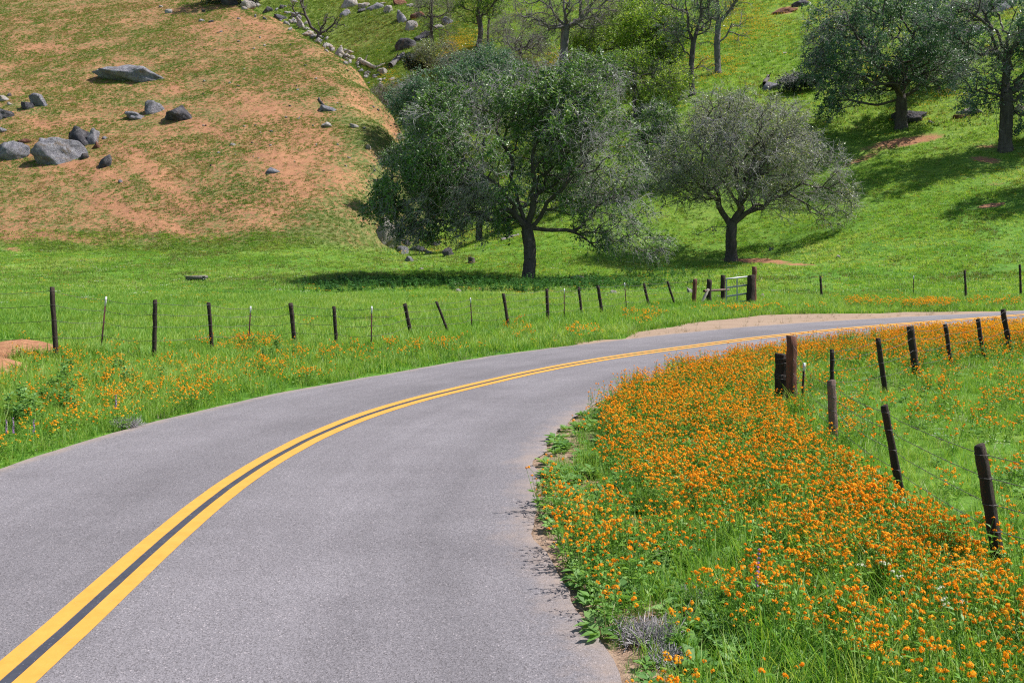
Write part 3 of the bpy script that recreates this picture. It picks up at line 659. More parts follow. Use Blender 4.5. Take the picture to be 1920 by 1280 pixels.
LF = [((-60, 680), (-64, 545), 'w', 8), ((105, 676), (97, 538), 'w', 9, 'tallest rusty brown post at the left end'), ((189, 662), (199, 556), 'T', 6), ((289, 674), (291, 562), 'w', 8, 'straight dark post standing nearest the road'), ((398, 660), (391, 567), 'w', 7), ((466, 650), (470, 574), 'T', 6), ((553, 648), (545, 568), 'w', 8), ((631, 650), (626, 574), 'w', 7),
      ((696, 655), (697, 574), 'T', 6), ((771, 630), (759, 569), 'w', 7), ((842, 627), (818, 565), 'w', 5, 'thin post leaning strongly to the left'), ((885, 618), (882, 558), 'T', 5), ((954, 616), (944, 550), 'w', 6), ((1028, 603), (1025, 541), 'w', 6), ((1058, 600), (1058, 541), 'T', 5),
      ((1091, 594), (1085, 538), 'w', 5), ((1130, 592), (1121, 535), 'w', 6), ((1175, 583), (1171, 530), 'T', 5), ((1217, 575), (1207, 531), 'w', 5), ((1266, 573), (1251, 527), 'w', 4.5, 'thin leaning post next to the gate posts'), ((1301, 572), (1303, 523), 'red', 8, 'stout reddish post at the right end')]
fence('wire_fence', 'barbed wire fence with dark and white tipped posts along the meadow left of the road', LF, (.32, .55, .76, .95), None, .0045)
FF = [((1414, 569), (1414, 500), 'red', 9), ((1541, 559), (1538, 518), 'w', 4), ((1712, 556), (1713, 517), 'T', 4), ((1811, 562), (1809, 507), 'w', 4), ((1914, 556), (1912, 496), 'w', 4), ((2020, 556), (2016, 500), 'w', 4)]
fence('wire_fence', 'thin wire fence continuing right of the gate at the foot of the green slope', FF, (.4, .65, .9), None, .002)
RN = [((1874, 1062), (1838, 835), 'w', 23, 'thick black leaning post nearest the camera'), ((1690, 930), (1658, 760), 'w', 14), ((1563, 830), (1559, 713), 'b', 14, 'weathered brown grooved square post'), ((1503, 768), (1508, 680), 'T', 7), ((1484, 762), (1483, 630), 'sq', 17, 'tall square post with reddish right face')]
root_rn, pts_rn = fence('wire_fence', 'near right hand fence running from the thick black post to the corner posts', RN, (.30, .52, .74, .93), [(0, (1.9, -2.4, .02))], .0035)
RF = [((1561, 742), (1560, 655), 'w', 8), ((1660, 735), (1646, 634), 'w', 9), ((1720, 710), (1706, 612), 'w', 14, 'thickest post of the far row'), ((1785, 688), (1772, 608), 'w', 8), ((1845, 674), (1834, 598), 'w', 8), ((1895, 664), (1881, 580), 'w', 9), ((1960, 655), (1945, 584), 'w', 8), ((2060, 645), (2050, 570), 'w', 8)]
fence('wire_fence', 'row of dark leaning posts with wire curving away through the right field', RF, (.3, .55, .78, .95), None, .003)
# round barrel post of the corner, a thing beside the square post
p, q = foot_top((1468, 756), (1467, 664))
pv = empty('corner_post', p, 'short thick round black post wrapped with wire at the fence corner', 'post')
V, Fc = round_post(p, q, 25 * p[1] / F / 2, 20, 3); mesh_obj('wooden_post', V - p, Fc, M['post'], pv, smooth=False)
A = Acc()
for t in (.12, .16, .5, .56, .60, .84, .92):
    ang = np.linspace(0, 2 * math.pi, 17); rr_ = 25 * p[1] / F / 2 * 1.05; c = p + (q - p) * t; sq = np.array(pts_rn[4][0]) + (np.array(pts_rn[4][1]) - pts_rn[4][0]) * t * .72
    P = np.stack([c[0] + rr_ * np.cos(ang), c[1] + rr_ * np.sin(ang), c[2] + .02 * np.sin(ang + t * 9)], 1); V, Fc = tubes(P[:-1], P[1:], np.full(16, .005), np.full(16, .005), 4); A.add(V - p, Fc)
    P2 = np.stack([c + [rr_ * .8, -rr_ * .7, 0], sq + [.10, -.11, -.02], sq + [.13, -.02, 0]]); V, Fc = tubes(P2[:-1], P2[1:], np.full(2, .004), np.full(2, .004), 4); A.add(V - p, Fc)
A.obj('wire_wrap', M['wire'], pv)
# H brace left of the gate
b0, b1 = foot_top((1329, 570), (1330, 524)); c0, c1 = foot_top((1356, 567), (1356, 516))
br = empty('brace_assembly', b0, 'dark wooden post brace with a crossbar left of the metal gate', 'fence brace')
for (a, b, w_) in ((b0, b1, 10), (c0, c1, 9)):
    V, Fc = round_post(a, b, w_ * a[1] / F / 2, 10, int(a[0] * 9)); mesh_obj('wooden_post', V - b0, Fc, M['post'], br)
V, Fc = round_post(b0 + (b1 - b0) * .55 + [-.15, -.14, 0], c0 + (c1 - c0) * .48 + [.2, -.14, 0], .055, 8, 4); mesh_obj('crossbar', V - b0, Fc, M['post_brown'], br)
e0 = hit(1314, 571); V, Fc = round_post(e0, b0 + (b1 - b0) * .62 + [-.06, -.12, 0], .065, 8, 7); o = mesh_obj('diagonal_stay', V - b0, Fc, M['wood_pale'], br); o['label'] = 'pale weathered diagonal stay'
# gate
g0, g1 = foot_top((1407, 571), (1409, 516)); s_ = g0[1] / F
gt = empty('metal_gate', g0, 'grey tubular metal gate hung beside a dark post behind the road shoulder', 'gate')
V, Fc = round_post(g0, g1, 13 * s_ / 2, 10, 8, True); mesh_obj('gate_post', V - g0, Fc, M['post'], gt)
Yg = g0[1] + .12
def gp_(u, v): return at_depth(u, v, Yg)
for (vl, vr) in ((523, 518.5), (539.5, 534), (556, 549.5), (567, 564)):
    a, b = gp_(1361, vl), gp_(1404, vr); V, Fc = tubes([a], [b], [.035], [.035], 8); mesh_obj('rail', V - g0, [Fc, cap_faces(1, 8)], M['galv'], gt)
for u, t_, b_ in ((1382, 521.5, 565), (1362, 523, 567), (1403, 518.5, 564)):
    V, Fc = tubes([gp_(u, b_)], [gp_(u, t_)], [.028], [.028], 8); mesh_obj('upright', V - g0, Fc, M['galv'], gt)
# feed trough in the meadow
p = hit(369, 526); s = p[1] / F
tr = empty('feed_trough', p, 'low weathered grey feed trough standing alone in the left meadow', 'trough')
L_, hh = 36 * s, 8.5 * s
for nm, a, b, wx, wz in (('side_board', (-L_ / 2, -.28, hh * .6), (L_ / 2, -.28, hh * .75), .03, hh * .32), ('side_board', (-L_ / 2, .28, hh * .6), (L_ / 2, .28, hh * .75), .03, hh * .32),
                         ('end_board', (-L_ / 2 + .03, -.25, hh * .6), (-L_ / 2 + .03, .25, hh * .6), .03, hh * .3), ('end_board', (L_ / 2 - .03, -.25, hh * .75), (L_ / 2 - .03, .25, hh * .75), .03, hh * .3),
                         ('base_board', (-L_ / 2 + .1, 0, hh * .35), (L_ / 2 - .1, 0, hh * .45), .24, .03), ('foot', (-L_ * .35, -.27, hh * .1), (-L_ * .35, .27, hh * .1), .07, hh * .25), ('foot', (L_ * .35, -.27, hh * .1), (L_ * .35, .27, hh * .1), .07, hh * .25),
                         ('rim', (-L_ / 2 - .08, -.3, hh * .98), (L_ / 2 + .08, -.3, hh * 1.12), .07, .025)):
    V, Fc = box_between(np.array(a, float), np.array(b, float), wx, wz); mesh_obj(nm, V, Fc, M['wood_pale' if nm == 'rim' else 'bark_grey'], tr)
# stumps and logs
def log(u0, v0, u1, v1, wpx, m, label, seed=0, lift=.25, cat='log', kinks=5):
    a, b = hit(u0, v0), hit(u1, v1); s = a[1] / F; rr = np.random.default_rng(seed); t = np.linspace(0, 1, kinks + 1)[:, None]
    P = a + (b - a) * t; P[:, 2] = terrain(P[:, 0], P[:, 1]) + lift * wpx * s; P[1:-1] += rr.normal(0, .12 * wpx * s, (kinks - 1, 3))
    r = wpx * s / 2 * np.linspace(1, .65, kinks + 1); V, Q = tubes(P[:-1], P[1:], r[:-1], r[1:], 8); k = len(V) // kinks
    A = Acc(); A.add(V - P[0], [Q, cap_faces(kinks, 8)]); st = P[2]; V, Q = tubes([st], [st + np.array([.5, -.2, 1.]) * wpx * s * 1.3], [r[2] * .5], [r[2] * .15], 5); A.add(V - P[0], Q)
    V, f = A.out(); o = mesh_obj('fallen_log', V, f, M[m]); o.location = P[0]; return tag(o, label, cat)
log(732, 130, 757, 108, 11, 'bark_grey', 'grey fallen log standing out of the grass above the ridge stones', 1, .6)
log(674, 116, 704, 130, 10, 'wood_pale', 'pale bleached fallen log along the ridge stones', 2)
log(640, 100, 664, 112, 7, 'wood_pale', 'thinner bleached log above the longer pale one', 6)
log(704, 128, 722, 120, 4, 'wood_pale', 'short pale branch at the end of the bleached log', 5)
log(940, 452, 972, 442, 7, 'bark_grey', 'grey log lying in the shade behind the big oak trunk', 3)
log(1434, 165, 1440, 150, 9, 'bark', 'black burnt stump leaning beside the blue grey boulder', 4, .8, 'stump', 3)
log(598, 186, 612, 206, 4, 'bark', 'dark stick lying on the orange slope above the grey shelf', 8)
p = hit(884, 493); s = p[1] / F
V, Fc = round_post(p - [0, 0, .1], p + [0, 0, 10 * s], 7 * s, 14, 5); o = mesh_obj('tree_stump', V - p, Fc, M['bark']); o.location = p; tag(o, 'small dark tree stump in the meadow left of the big oak trunk', 'stump')

# ------------------------------------------------------------------ trees
def leafmat(name, cols, tr=.3): return foliage(name, cols, tr, False, .42, spec=.45)
LM = {'oak': leafmat('oak_leaves', [(.03, .08, .02), (.085, .19, .04), (.16, .30, .065), (.38, .48, .25)]),
      'blue': leafmat('blue_green_leaves', [(.025, .075, .04), (.07, .17, .09), (.13, .26, .13), (.25, .38, .22)]),
      'grey': leafmat('grey_green_leaves', [(.10, .15, .06), (.20, .27, .10), (.31, .38, .17), (.44, .49, .27)]),
      'lime': leafmat('spring_leaves', [(.09, .20, .02), (.19, .35, .03), (.30, .46, .05), (.42, .52, .12)], .45),
      'dark': leafmat('shrub_leaves', [(.012, .03, .018), (.03, .06, .035), (.06, .10, .06)], .15),
      'bare': leafmat('sparse_grey_leaves', [(.10, .10, .07), (.17, .18, .10), (.20, .27, .09)])}
def tree(label, base, fork_v, trunk_px, ells, leaf='oak', n_attr=600, limbs=(), twigs=5, leaves=8, lsize=.075, depth=None, lean=0, droop=.35, seed=1, trunk_u=None, twigm='twig', bare=(), barkm='bark', shell=.55, cat='oak tree', name='oak_tree', twig_len=.75, group=None, sag=0.0, ydep=.85):
    rr = np.random.default_rng(seed)
    u0, v0 = base
    p0 = hit(u0, v0)
    if depth is not None and depth < p0[1]: p0 = np.array(at_depth(u0, v0, depth))
    else: depth = None
    if depth is not None: p0[2] = float(terrain(p0[0], p0[1]))
    s = p0[1] / F
    def loc(u, v, dy=0): q = at_depth(u, v, p0[1]); return np.array([q[0] - p0[0], dy, q[2] - p0[2]])
    pos = [np.array([0, 0, -.5])]; par = [-1]; plen = [0.]; lowtr = [True]
    def extend(i0, target, step=.35, wig=.06, arch=0, low=False):
        a = pos[i0]; d = target - a; L = np.linalg.norm(d); n = max(1, int(L / step)); cur = i0
        side = rr.normal(0, 1, 3) * wig * L; side2 = rr.normal(0, 1, 3) * wig * .5 * L
        for k in range(1, n + 1):
            t = k / n; q = a + d * t + side * math.sin(math.pi * t) + side2 * math.sin(2 * math.pi * t); q = q + np.array([0, 0, arch * L * math.sin(math.pi * t)])
            pos.append(q); par.append(cur); plen.append(plen[cur] + np.linalg.norm(q - pos[cur])); lowtr.append(low); cur = len(pos) - 1
        return cur
    tu = trunk_u if trunk_u is not None else u0 + lean
    top = extend(0, loc(tu, fork_v), .35, .025, 0, True); lowtr[top] = False
    for lb in limbs:                                   # polylines drawn from the picture: (u, v, depth offset in m)
        cur = top; st = 0
        if lb[0] == 'from':                            # start from nearest node to the first point
            tgt = loc(*lb[1]); cur = int(np.argmin([np.linalg.norm(q - tgt) for q in pos])); st = 2
        for q in lb[st:]: cur = extend(cur, loc(*q), .4, .05)
    A = []
    vol = np.array([e[2] ** 2 * e[3] * (e[4] if len(e) > 4 else 1) for e in ells], float); cnt = (vol / vol.sum() * n_attr).astype(int) + 3
    for e, n in zip(ells, cnt):
        eu, ev, ru, rv = e[:4]; dy = e[5] if len(e) > 5 else 0
        g = rr.normal(size=(n * 3, 3)); g /= np.linalg.norm(g, axis=1)[:, None]; rad = rr.uniform(0, 1, (n * 3, 1)) ** (1 / 3); rad = np.where(rr.random((n * 3, 1)) < shell, .72 + .30 * rr.random((n * 3, 1)), rad)
        g = g * rad; lump = fbm(g[:, 0] * 3 + e[0], g[:, 2] * 3 + g[:, 1] * 2, 1.1, seed) > .47; g = g[lump][:n]
        c = loc(eu, ev, dy * s); A.append(c + g * np.array([ru * s, ru * s * ydep, rv * s]))
    A = np.concatenate(A)
    gz = terrain(p0[0] + A[:, 0], p0[1] + A[:, 1]) - p0[2]; A = A[A[:, 2] > gz + .5]
    A = A[np.argsort(np.linalg.norm(A - pos[top], axis=1))]
    term = []
    for a in A:
        Pp = np.array(pos); pl = np.array(plen); c = np.linalg.norm(Pp - a, axis=1) + .32 * pl + np.where(np.array(lowtr), 50, 0)
        c = c + np.where(Pp[:, 2] > a[2] + .6, 1.2, 0)
        i = int(np.argmin(c)); d = np.linalg.norm(Pp[i] - a)
        if d < .25: continue
        term.append(extend(i, a, .45, .085, .05))
    Pp = np.array(pos); par_ = np.array(par); n = len(Pp); w = np.zeros(n); w[term] = 1
    kids = np.zeros(n)
    for i in range(n - 1, 0, -1):
        if w[i] == 0: w[i] = 1
        w[par_[i]] += w[i] if kids[i] >= 0 else 0
    # pipe model on tip counts
    tips = np.zeros(n); haschild = np.zeros(n, bool); haschild[par_[1:]] = True; tips[~haschild] = 1
    for i in range(n - 1, 0, -1): tips[par_[i]] += tips[i]
    r0 = trunk_px * s / 2 * .84; r = np.maximum(r0 * (tips / tips.max()) ** .50, .011)
    h = Pp[:, 2]; r = r * np.where(np.array(lowtr), 1 + .30 * np.exp(-np.clip(h, 0, 9) / .3) , 1)
    ch = np.arange(1, n); rp = np.minimum(r[par_[ch]], r[ch] * 1.35)
    rp = np.where(np.array(lowtr)[ch], r[par_[ch]], rp)
    Aa, Bb = Pp[par_[ch]], Pp[ch]; ex = (Bb - Aa) * .06
    root = empty(name, p0, label, cat, group)
    tr_ = np.array(lowtr)[ch]
    jit = 1 + .10 * rr.normal(size=n)
    V, Q = tubes(Aa[tr_] - ex[tr_], Bb[tr_] + ex[tr_], rp[tr_] * 1.0, r[ch][tr_], 16); V += .05 * r0 * rr.normal(size=V.shape)
    mesh_obj('trunk', V, Q, M[barkm], root, smooth=True)
    thick = (~tr_) & (r[ch] > .05); thin = (~tr_) & ~thick; Ac = Acc()
    if thick.any(): V, Q = tubes(Aa[thick] - ex[thick], Bb[thick] + ex[thick], rp[thick], r[ch][thick], 8); Ac.add(V, Q)
    if thin.any(): V, Q = tubes(Aa[thin], Bb[thin], rp[thin], r[ch][thin], 4); Ac.add(V, Q)
    Ac.obj('branches', M[barkm], root, smooth=True)
    # twigs
    cand = np.where((~np.array(lowtr)) & (tips <= 6))[0]; T = np.repeat(np.array(term), twigs); T = np.concatenate([T, rr.choice(cand, len(term) * max(1, twigs // 2))])
    out = Pp[T] - Pp[par_[T]]; out /= np.maximum(np.linalg.norm(out, axis=1)[:, None], 1e-6)
    d = out * .7 + rr.normal(0, .6, (len(T), 3)); d[:, 2] -= droop * .6; d /= np.linalg.norm(d, axis=1)[:, None]
    L = twig_len * rr.uniform(.4, 1.2, (len(T), 1)); a = Pp[T]; b = a + d * L * .5; d2 = d + rr.normal(0, .35, d.shape); d2[:, 2] -= droop; d2 /= np.linalg.norm(d2, axis=1)[:, None]; c = b + d2 * L * .5
    d3 = d + rr.normal(0, .7, d.shape); d3 /= np.linalg.norm(d3, axis=1)[:, None]; c2 = b + d3 * L * .4
    m = len(T); o1 = np.full(m, .010); V, Q = tubes(np.concatenate([a, b, b]), np.concatenate([b, c, c2]), np.concatenate([o1 * 1.15, o1 * .9, o1 * .8]), np.concatenate([o1 * .9, o1 * .45, o1 * .4]), 3)
    mesh_obj('twigs', V, Q, M[twigm], root)
    # leaves: small folded blades clustered along the twigs
    if leaves > 0:
        nl = int(m * leaves * 1.75); ti = rr.integers(0, m, nl); dens = .5 * fbm(a[ti, 0] + seed * 7, a[ti, 2] + a[ti, 1] * .7, 2.2, 3) + .5 * fbm(a[ti, 1] + seed * 3, a[ti, 2] - a[ti, 0] * .6, 1.2, 5); ti = ti[rr.random(nl) < np.clip((dens - .40) * 6.5, .05, 1)]
        for (bu, bv, ru_, rv_, pk) in bare:
            bc = loc(bu, bv); inside = ((a[ti, 0] - bc[0]) / (ru_ * s)) ** 2 + ((a[ti, 2] - bc[2]) / (rv_ * s)) ** 2 < rr.uniform(.6, 1.2, len(ti)); ti = ti[~inside | (rr.random(len(ti)) < pk)]
        nl = len(ti); t = rr.uniform(.1, 1, (nl, 1)); br = rr.random((nl, 1)) < .3
        q = np.where(t < .5, a[ti] + (b - a)[ti] * t * 2, b[ti] + (np.where(br, c2[ti], c[ti]) - b[ti]) * (t - .5) * 2) + rr.normal(0, .05, (nl, 3))
        e1 = rr.normal(size=(nl, 3)); e1[:, 2] *= .6; e1 /= np.linalg.norm(e1, axis=1)[:, None]; e2 = np.cross(e1, rr.normal(size=(nl, 3))); e2 /= np.linalg.norm(e2, axis=1)[:, None]; e3 = np.cross(e1, e2)
        sz = lsize * rr.uniform(.6, 1.4, (nl, 1))
        V = np.stack([q, q + e1 * sz * .55 + e2 * sz * .42 + e3 * sz * .12, q + e1 * sz * 1.3, q + e1 * sz * .55 - e2 * sz * .42 + e3 * sz * .12], 1).reshape(-1, 3)
        k = np.arange(nl)[:, None] * 4; Tn_ = np.concatenate([k + [0, 1, 2], k + [0, 2, 3]])
        tint = np.clip(rr.normal(.45, .20, nl) + .7 * (fbm(q[:, 0] + seed, q[:, 2] + q[:, 1], 1.6, 6) - .5) + (rr.random(nl) < .05) * .5, 0, 1)
        mesh_obj('crown', V, Tn_, LM[leaf], root, attrs={'tint': np.repeat(tint, 4)})
    return root
# the big oak: limbs follow the fork seen in the photograph
tree('large spreading green oak with a thick dark trunk in the middle of the meadow', (988, 527), 432, 27,
     [(950, 270, 215, 120, 1), (800, 360, 105, 90, 1.8), (1095, 290, 120, 130, 1), (1060, 190, 120, 80, 1.2), (1150, 400, 75, 65, 1.3), (1215, 455, 48, 22, 3), (770, 415, 62, 42, 2.4), (880, 410, 80, 46, 1.2), (960, 160, 60, 40, 1), (1140, 430, 60, 40, 1.4), (720, 380, 36, 40, 2), (1090, 150, 90, 50, 1.2)],
     'oak', 2300, [[(965, 385, -.5), (935, 350, -1.2), (890, 325, -2), (840, 330, -3)], [(968, 350, .5), (962, 300, 1), (930, 240, 1.5)], [(1000, 380, 0), (1000, 330, -.6), (1005, 270, -1)], [(1025, 380, -.8), (1060, 345, -1.8), (1110, 325, -2.5), (1150, 370, -3), (1180, 430, -3)], [(945, 400, 1.5), (890, 395, 2.5), (850, 370, 3)]],
     twigs=5, leaves=7.6, lsize=.118, seed=3, droop=.7, twig_len=1.05, bare=[(1165, 340, 95, 130, .30), (1215, 450, 60, 40, .35)])
tree('blue green oak standing behind the left shoulder of the big meadow oak', (797, 262), 225, 12, [(850, 185, 105, 62, 1), (770, 190, 50, 40, 1), (920, 130, 60, 40, 1), (800, 215, 60, 25, .8)], 'blue', 900, twigs=4, leaves=8, lsize=.14, depth=104, seed=4, droop=.4, twig_len=1.3)
tree('grey leafed oak with a forked trunk right of the big oak, behind the gate', (1372, 488), 424, 24,
     [(1390, 290, 140, 95, 1.3), (1300, 300, 85, 75, 1), (1490, 330, 100, 85, 1.2), (1560, 375, 50, 45, 2), (1270, 350, 50, 45, 1), (1400, 225, 110, 55, 1), (1340, 195, 60, 30, 1)],
     'grey', 1650, [[(1357, 400, .3), (1345, 375, 0), (1300, 340, -1), (1270, 300, -1)], [(1388, 395, -.3), (1390, 360, 0), (1385, 320, .5), (1400, 290, 0), (1450, 250, -1), (1465, 215, -1)], [(1395, 400, -.6), (1440, 385, -1.5), (1490, 365, -2), (1540, 370, -2.5)], ['from', (1362, 425, 0), (1330, 425, -1), (1300, 440, -1.5), (1288, 438, -1.8)]],
     twigs=5, leaves=3.2, lsize=.09, seed=5, droop=.35, twig_len=.95)
tree('dense dark oak on the right hillside with a low drooping left bough', (1690, 242), 186, 24,
     [(1660, 95, 150, 80, 1), (1590, 140, 80, 50, 1), (1750, 110, 70, 60, 1), (1555, 200, 26, 22, 2.5), (1640, 25, 130, 50, 1), (1600, 190, 40, 14, 1)],
     'blue', 1150, [[(1675, 160, -.5), (1640, 120, -1.5), (1600, 90, -2)], [(1698, 150, 0), (1705, 110, .5), (1740, 75, 0)], [(1670, 165, -2), (1620, 170, -3), (1585, 185, -3.5), (1560, 205, -4)]],
     twigs=4, leaves=7, lsize=.15, seed=6, droop=.45, twig_len=1.2)
tree('tall oak at the right picture edge with a heavy limb reaching left', (1887, 282), 175, 27,
     [(1880, 40, 110, 60, 1), (1845, 140, 55, 60, 1), (1930, 130, 60, 80, 1), (2010, 60, 90, 70, 1), (2020, 150, 70, 60, 1), (1765, 30, 50, 35, 1), (1815, 190, 22, 25, 2), (1930, 210, 40, 40, 1)],  # unseen lobes past the right edge added to enlarge the slope shadow
     'blue', 1150, [[(1888, 120, 0), (1893, 70, .3), (1910, 10, 0), (1915, -40, 0)], ['from', (1890, 95, 0), (1860, 62, -.8), (1825, 42, -1.2), (1800, 30, -1.4), (1803, 5, -1.4)], ['from', (1885, 190, 0), (1865, 185, -1), (1850, 225, -1.5), (1852, 245, -1.6)]],
     twigs=4, leaves=6, lsize=.13, seed=7, droop=.5, twig_len=1.1)
tree('slender tree with a bare lower trunk, front one of the pair on the green slope', (1300, 178), 82, 12, [(1285, 20, 60, 50, 1), (1330, 20, 30, 50, 1), (1260, 60, 30, 30, .6), (1330, 120, 20, 12, .8), (1275, 128, 14, 8, .6)], 'blue', 230,
     [[(1290, 45, 0), (1285, 0, 0), (1285, -60, 0)], [(1312, 40, 0), (1318, -10, 0)], ['from', (1299, 130, 0), (1280, 125, -1), (1270, 130, -1)], ['from', (1299, 130, 0), (1320, 122, 1), (1333, 130, 1)], ['from', (1299, 110, 0), (1280, 100, -1), (1262, 105, -1)]], twigs=4, leaves=2, lsize=.14, seed=8, cat='tree', name='slender_tree', twigm='twig_dark', twig_len=1.1)
tree('leafless slender tree, rear one of the pair with its shadow to the lower left', (1347, 138), 45, 13, [(1350, -30, 60, 60, 1), (1385, 10, 30, 40, 1), (1325, 20, 20, 30, .6), (1380, 65, 24, 18, .8), (1320, 80, 14, 8, .6)], 'bare', 200,
     [[(1345, 0, 0), (1345, -60, 0)], [(1368, 20, 0), (1392, -10, 0)], ['from', (1350, 80, 0), (1366, 60, 0), (1372, 45, 0)], ['from', (1347, 85, 0), (1330, 78, 0)]], twigs=4, leaves=.9, lsize=.14, seed=9, cat='tree', name='slender_tree', twigm='twig_dark', barkm='bark_grey', twig_len=1.2)
tree('grey barked bare tree with spreading limbs above the big oak crown', (1061, 168), 52, 17, [(1060, 10, 100, 45, 1), (1010, 50, 50, 30, .8), (1110, 30, 45, 25, .8), (1060, -50, 80, 40, .5)], 'bare', 430,
     [[(1058, 20, 0), (1062, -40, 0)], [(1085, 38, 0), (1112, 16, 0)], [(1040, 30, 0), (1030, 0, 0)], [(1040, 45, 1), (1005, 42, 1)]], twigs=5, leaves=.8, lsize=.15, seed=10, cat='tree', name='bare_tree', twigm='twig_dark', barkm='bark_grey', twig_len=1.4, depth=126)
tree('bright yellow green oak high on the slope behind the big oak', (1168, 118), 96, 10, [(1180, 65, 115, 42, 1), (1130, 100, 60, 35, .8), (1240, 85, 55, 40, .8), (1200, 30, 80, 25, .7), (1090, 90, 50, 45, .9), (1140, 140, 60, 30, .8), (1250, 60, 50, 40, .8)], 'lime', 1000, twigs=5, leaves=6, lsize=.16, seed=11, depth=132, twigm='twig_dark', twig_len=1.4)
tree('crooked yellow green oak just right of the big oak crown', (1190, 205), 150, 8, [(1225, 160, 60, 38, 1), (1190, 130, 50, 35, .8), (1260, 140, 40, 30, .6)], 'lime', 420, [[(1186, 140, 0), (1190, 120, 0)], [(1200, 190, 0), (1230, 195, 0)]], twigs=5, leaves=5, lsize=.13, seed=12, depth=108, twigm='twig_dark', twig_len=1.2)
tree('thick trunked tree cut by the top edge above the yellow green oak', (1222, 52), -10, 13, [(1180, -10, 90, 26, 1), (1230, -60, 90, 40, 1), (1140, 5, 50, 12, .5)], 'bare', 260, [[(1200, -15, 0), (1190, 8, 0), (1150, 2, 0)]], twigs=4, leaves=1, lsize=.16, seed=13, cat='tree', name='bare_tree', twigm='twig_dark', barkm='bark_grey', depth=150, twig_len=1.4)
tree('green crowned tree with a crooked left limb at the top of the yellow flower patch', (897, 78), 30, 11, [(905, 0, 50, 34, 1), (870, 20, 22, 22, .7), (910, -50, 70, 40, 1)], 'lime', 380, [['from', (896, 48, 0), (872, 42, 0), (862, 26, 0), (848, 20, 0)], [(900, -10, 0)]], twigs=5, leaves=5, lsize=.17, seed=14, depth=160, twigm='twig_dark', twig_len=1.5)
tree('small sapling close right of the green crowned tree', (917, 56), 35, 5, [(920, 5, 26, 28, 1)], 'oak', 110, twigs=4, leaves=2.4, lsize=.18, seed=15, depth=166, cat='tree', name='sapling', twigm='twig_dark', twig_len=1.3)
tree('thin dark leafless tree among the boulders of the upper gully', (810, 92), 30, 7, [(812, 8, 38, 30, 1), (830, 50, 24, 20, .6), (795, 45, 18, 16, .6)], 'bare', 230, [[(808, 0, 0), (806, -20, 0)]], twigs=4, leaves=.7, lsize=.18, seed=16, depth=176, cat='tree', name='bare_tree', twigm='twig_dark', twig_len=1.5)
tree('bare grey brush thicket between the two flower patches', (975, 106), 95, 5, [(975, 60, 55, 35, 1), (940, 80, 40, 25, 1)], 'bare', 260, twigs=5, leaves=.4, lsize=.16, seed=17, depth=152, cat='thicket', name='bare_thicket', twigm='twig_dark', barkm='bark_grey', twig_len=1.5)
tree('lower bare brush right of the orange patch, leaning stem', (975, 108), 92, 6, [(1000, 85, 46, 22, 1)], 'bare', 150, [[(988, 88, 0), (992, 78, 0)]], twigs=5, leaves=.6, lsize=.16, seed=18, depth=140, cat='thicket', name='bare_thicket', twigm='twig_dark', twig_len=1.3)
tree('dark dead snag leaning left over the ridge stones', (598, 70), 64, 9, [(560, 5, 20, 14, 1), (622, 45, 24, 18, 1), (555, 22, 12, 6, .5)], 'bare', 60, [[(582, 50, 0), (573, 30, 0), (563, 0, 0), (556, -14, 0)], [(612, 58, 0), (626, 45, 0)]], twigs=3, leaves=0, seed=19, cat='dead tree', name='dead_tree', twigm='twig_dark', twig_len=1.2)
tree('grey trunked tree with arched boughs behind the right oak', (1757, 170), 158, 14, [(1760, 110, 60, 42, 1), (1800, 130, 30, 24, .8)], 'grey', 260, [[(1750, 140, 0), (1770, 128, 0), (1790, 132, 0)], [(1775, 150, 0), (1780, 140, 0), (1792, 145, 0)]], twigs=4, leaves=3, lsize=.16, seed=20, depth=104, cat='tree', name='oak_tree', twigm='twig_dark', twig_len=1.2)
tree('dark round shrub beside the blue grey boulder above the grey oak', (1500, 172), 166, 5, [(1495, 152, 34, 16, 1), (1525, 158, 20, 12, 1)], 'dark', 160, twigs=5, leaves=7, lsize=.17, seed=21, cat='shrub', name='dark_shrub', twig_len=.8)
tree('dark rounded shrub below the boulders of the upper gully', (785, 135), 128, 5, [(785, 116, 24, 14, 1)], 'dark', 110, twigs=5, leaves=7, lsize=.2, seed=22, cat='shrub', name='dark_shrub', depth=140, twig_len=.9)
tree('grey twiggy shrub growing right of the dark rounded shrub', (815, 128), 120, 5, [(822, 100, 44, 26, 1)], 'grey', 260, twigs=5, leaves=2.5, lsize=.15, seed=23, cat='shrub', name='twiggy_shrub', depth=138, twigm='twig_dark', twig_len=1.1)
tree('greyish brush climbing behind the top of the big oak crown', (900, 140), 132, 5, [(880, 122, 60, 22, 1), (950, 132, 50, 22, 1)], 'blue', 420, twigs=5, leaves=5, lsize=.14, seed=24, cat='shrub', name='twiggy_shrub', depth=118, twigm='twig_dark', twig_len=1.1)
tree('black green tree partly in the picture at the top left corner of the rocks', (432, 6), -8, 12, [(430, -30, 60, 26, 1), (400, -22, 40, 18, 1), (470, -14, 30, 14, 1)], 'dark', 240, twigs=5, leaves=6, lsize=.22, seed=25, cat='tree', name='oak_tree', twig_len=1.3)
tree('small tree near the dark burrow right of the crooked yellow green oak', (1238, 222), 212, 6, [(1230, 208, 30, 12, 1)], 'dark', 80, twigs=5, leaves=4, lsize=.14, seed=26, cat='shrub', name='dark_shrub', depth=100, twig_len=.7)
tree('drab grey green tree filling the gap between the big oak and the grey oak', (1262, 330), 300, 8, [(1235, 255, 45, 60, 1), (1250, 320, 45, 40, 1)], 'oak', 420, twigs=5, leaves=6, lsize=.12, seed=27, depth=86, twig_len=1.)
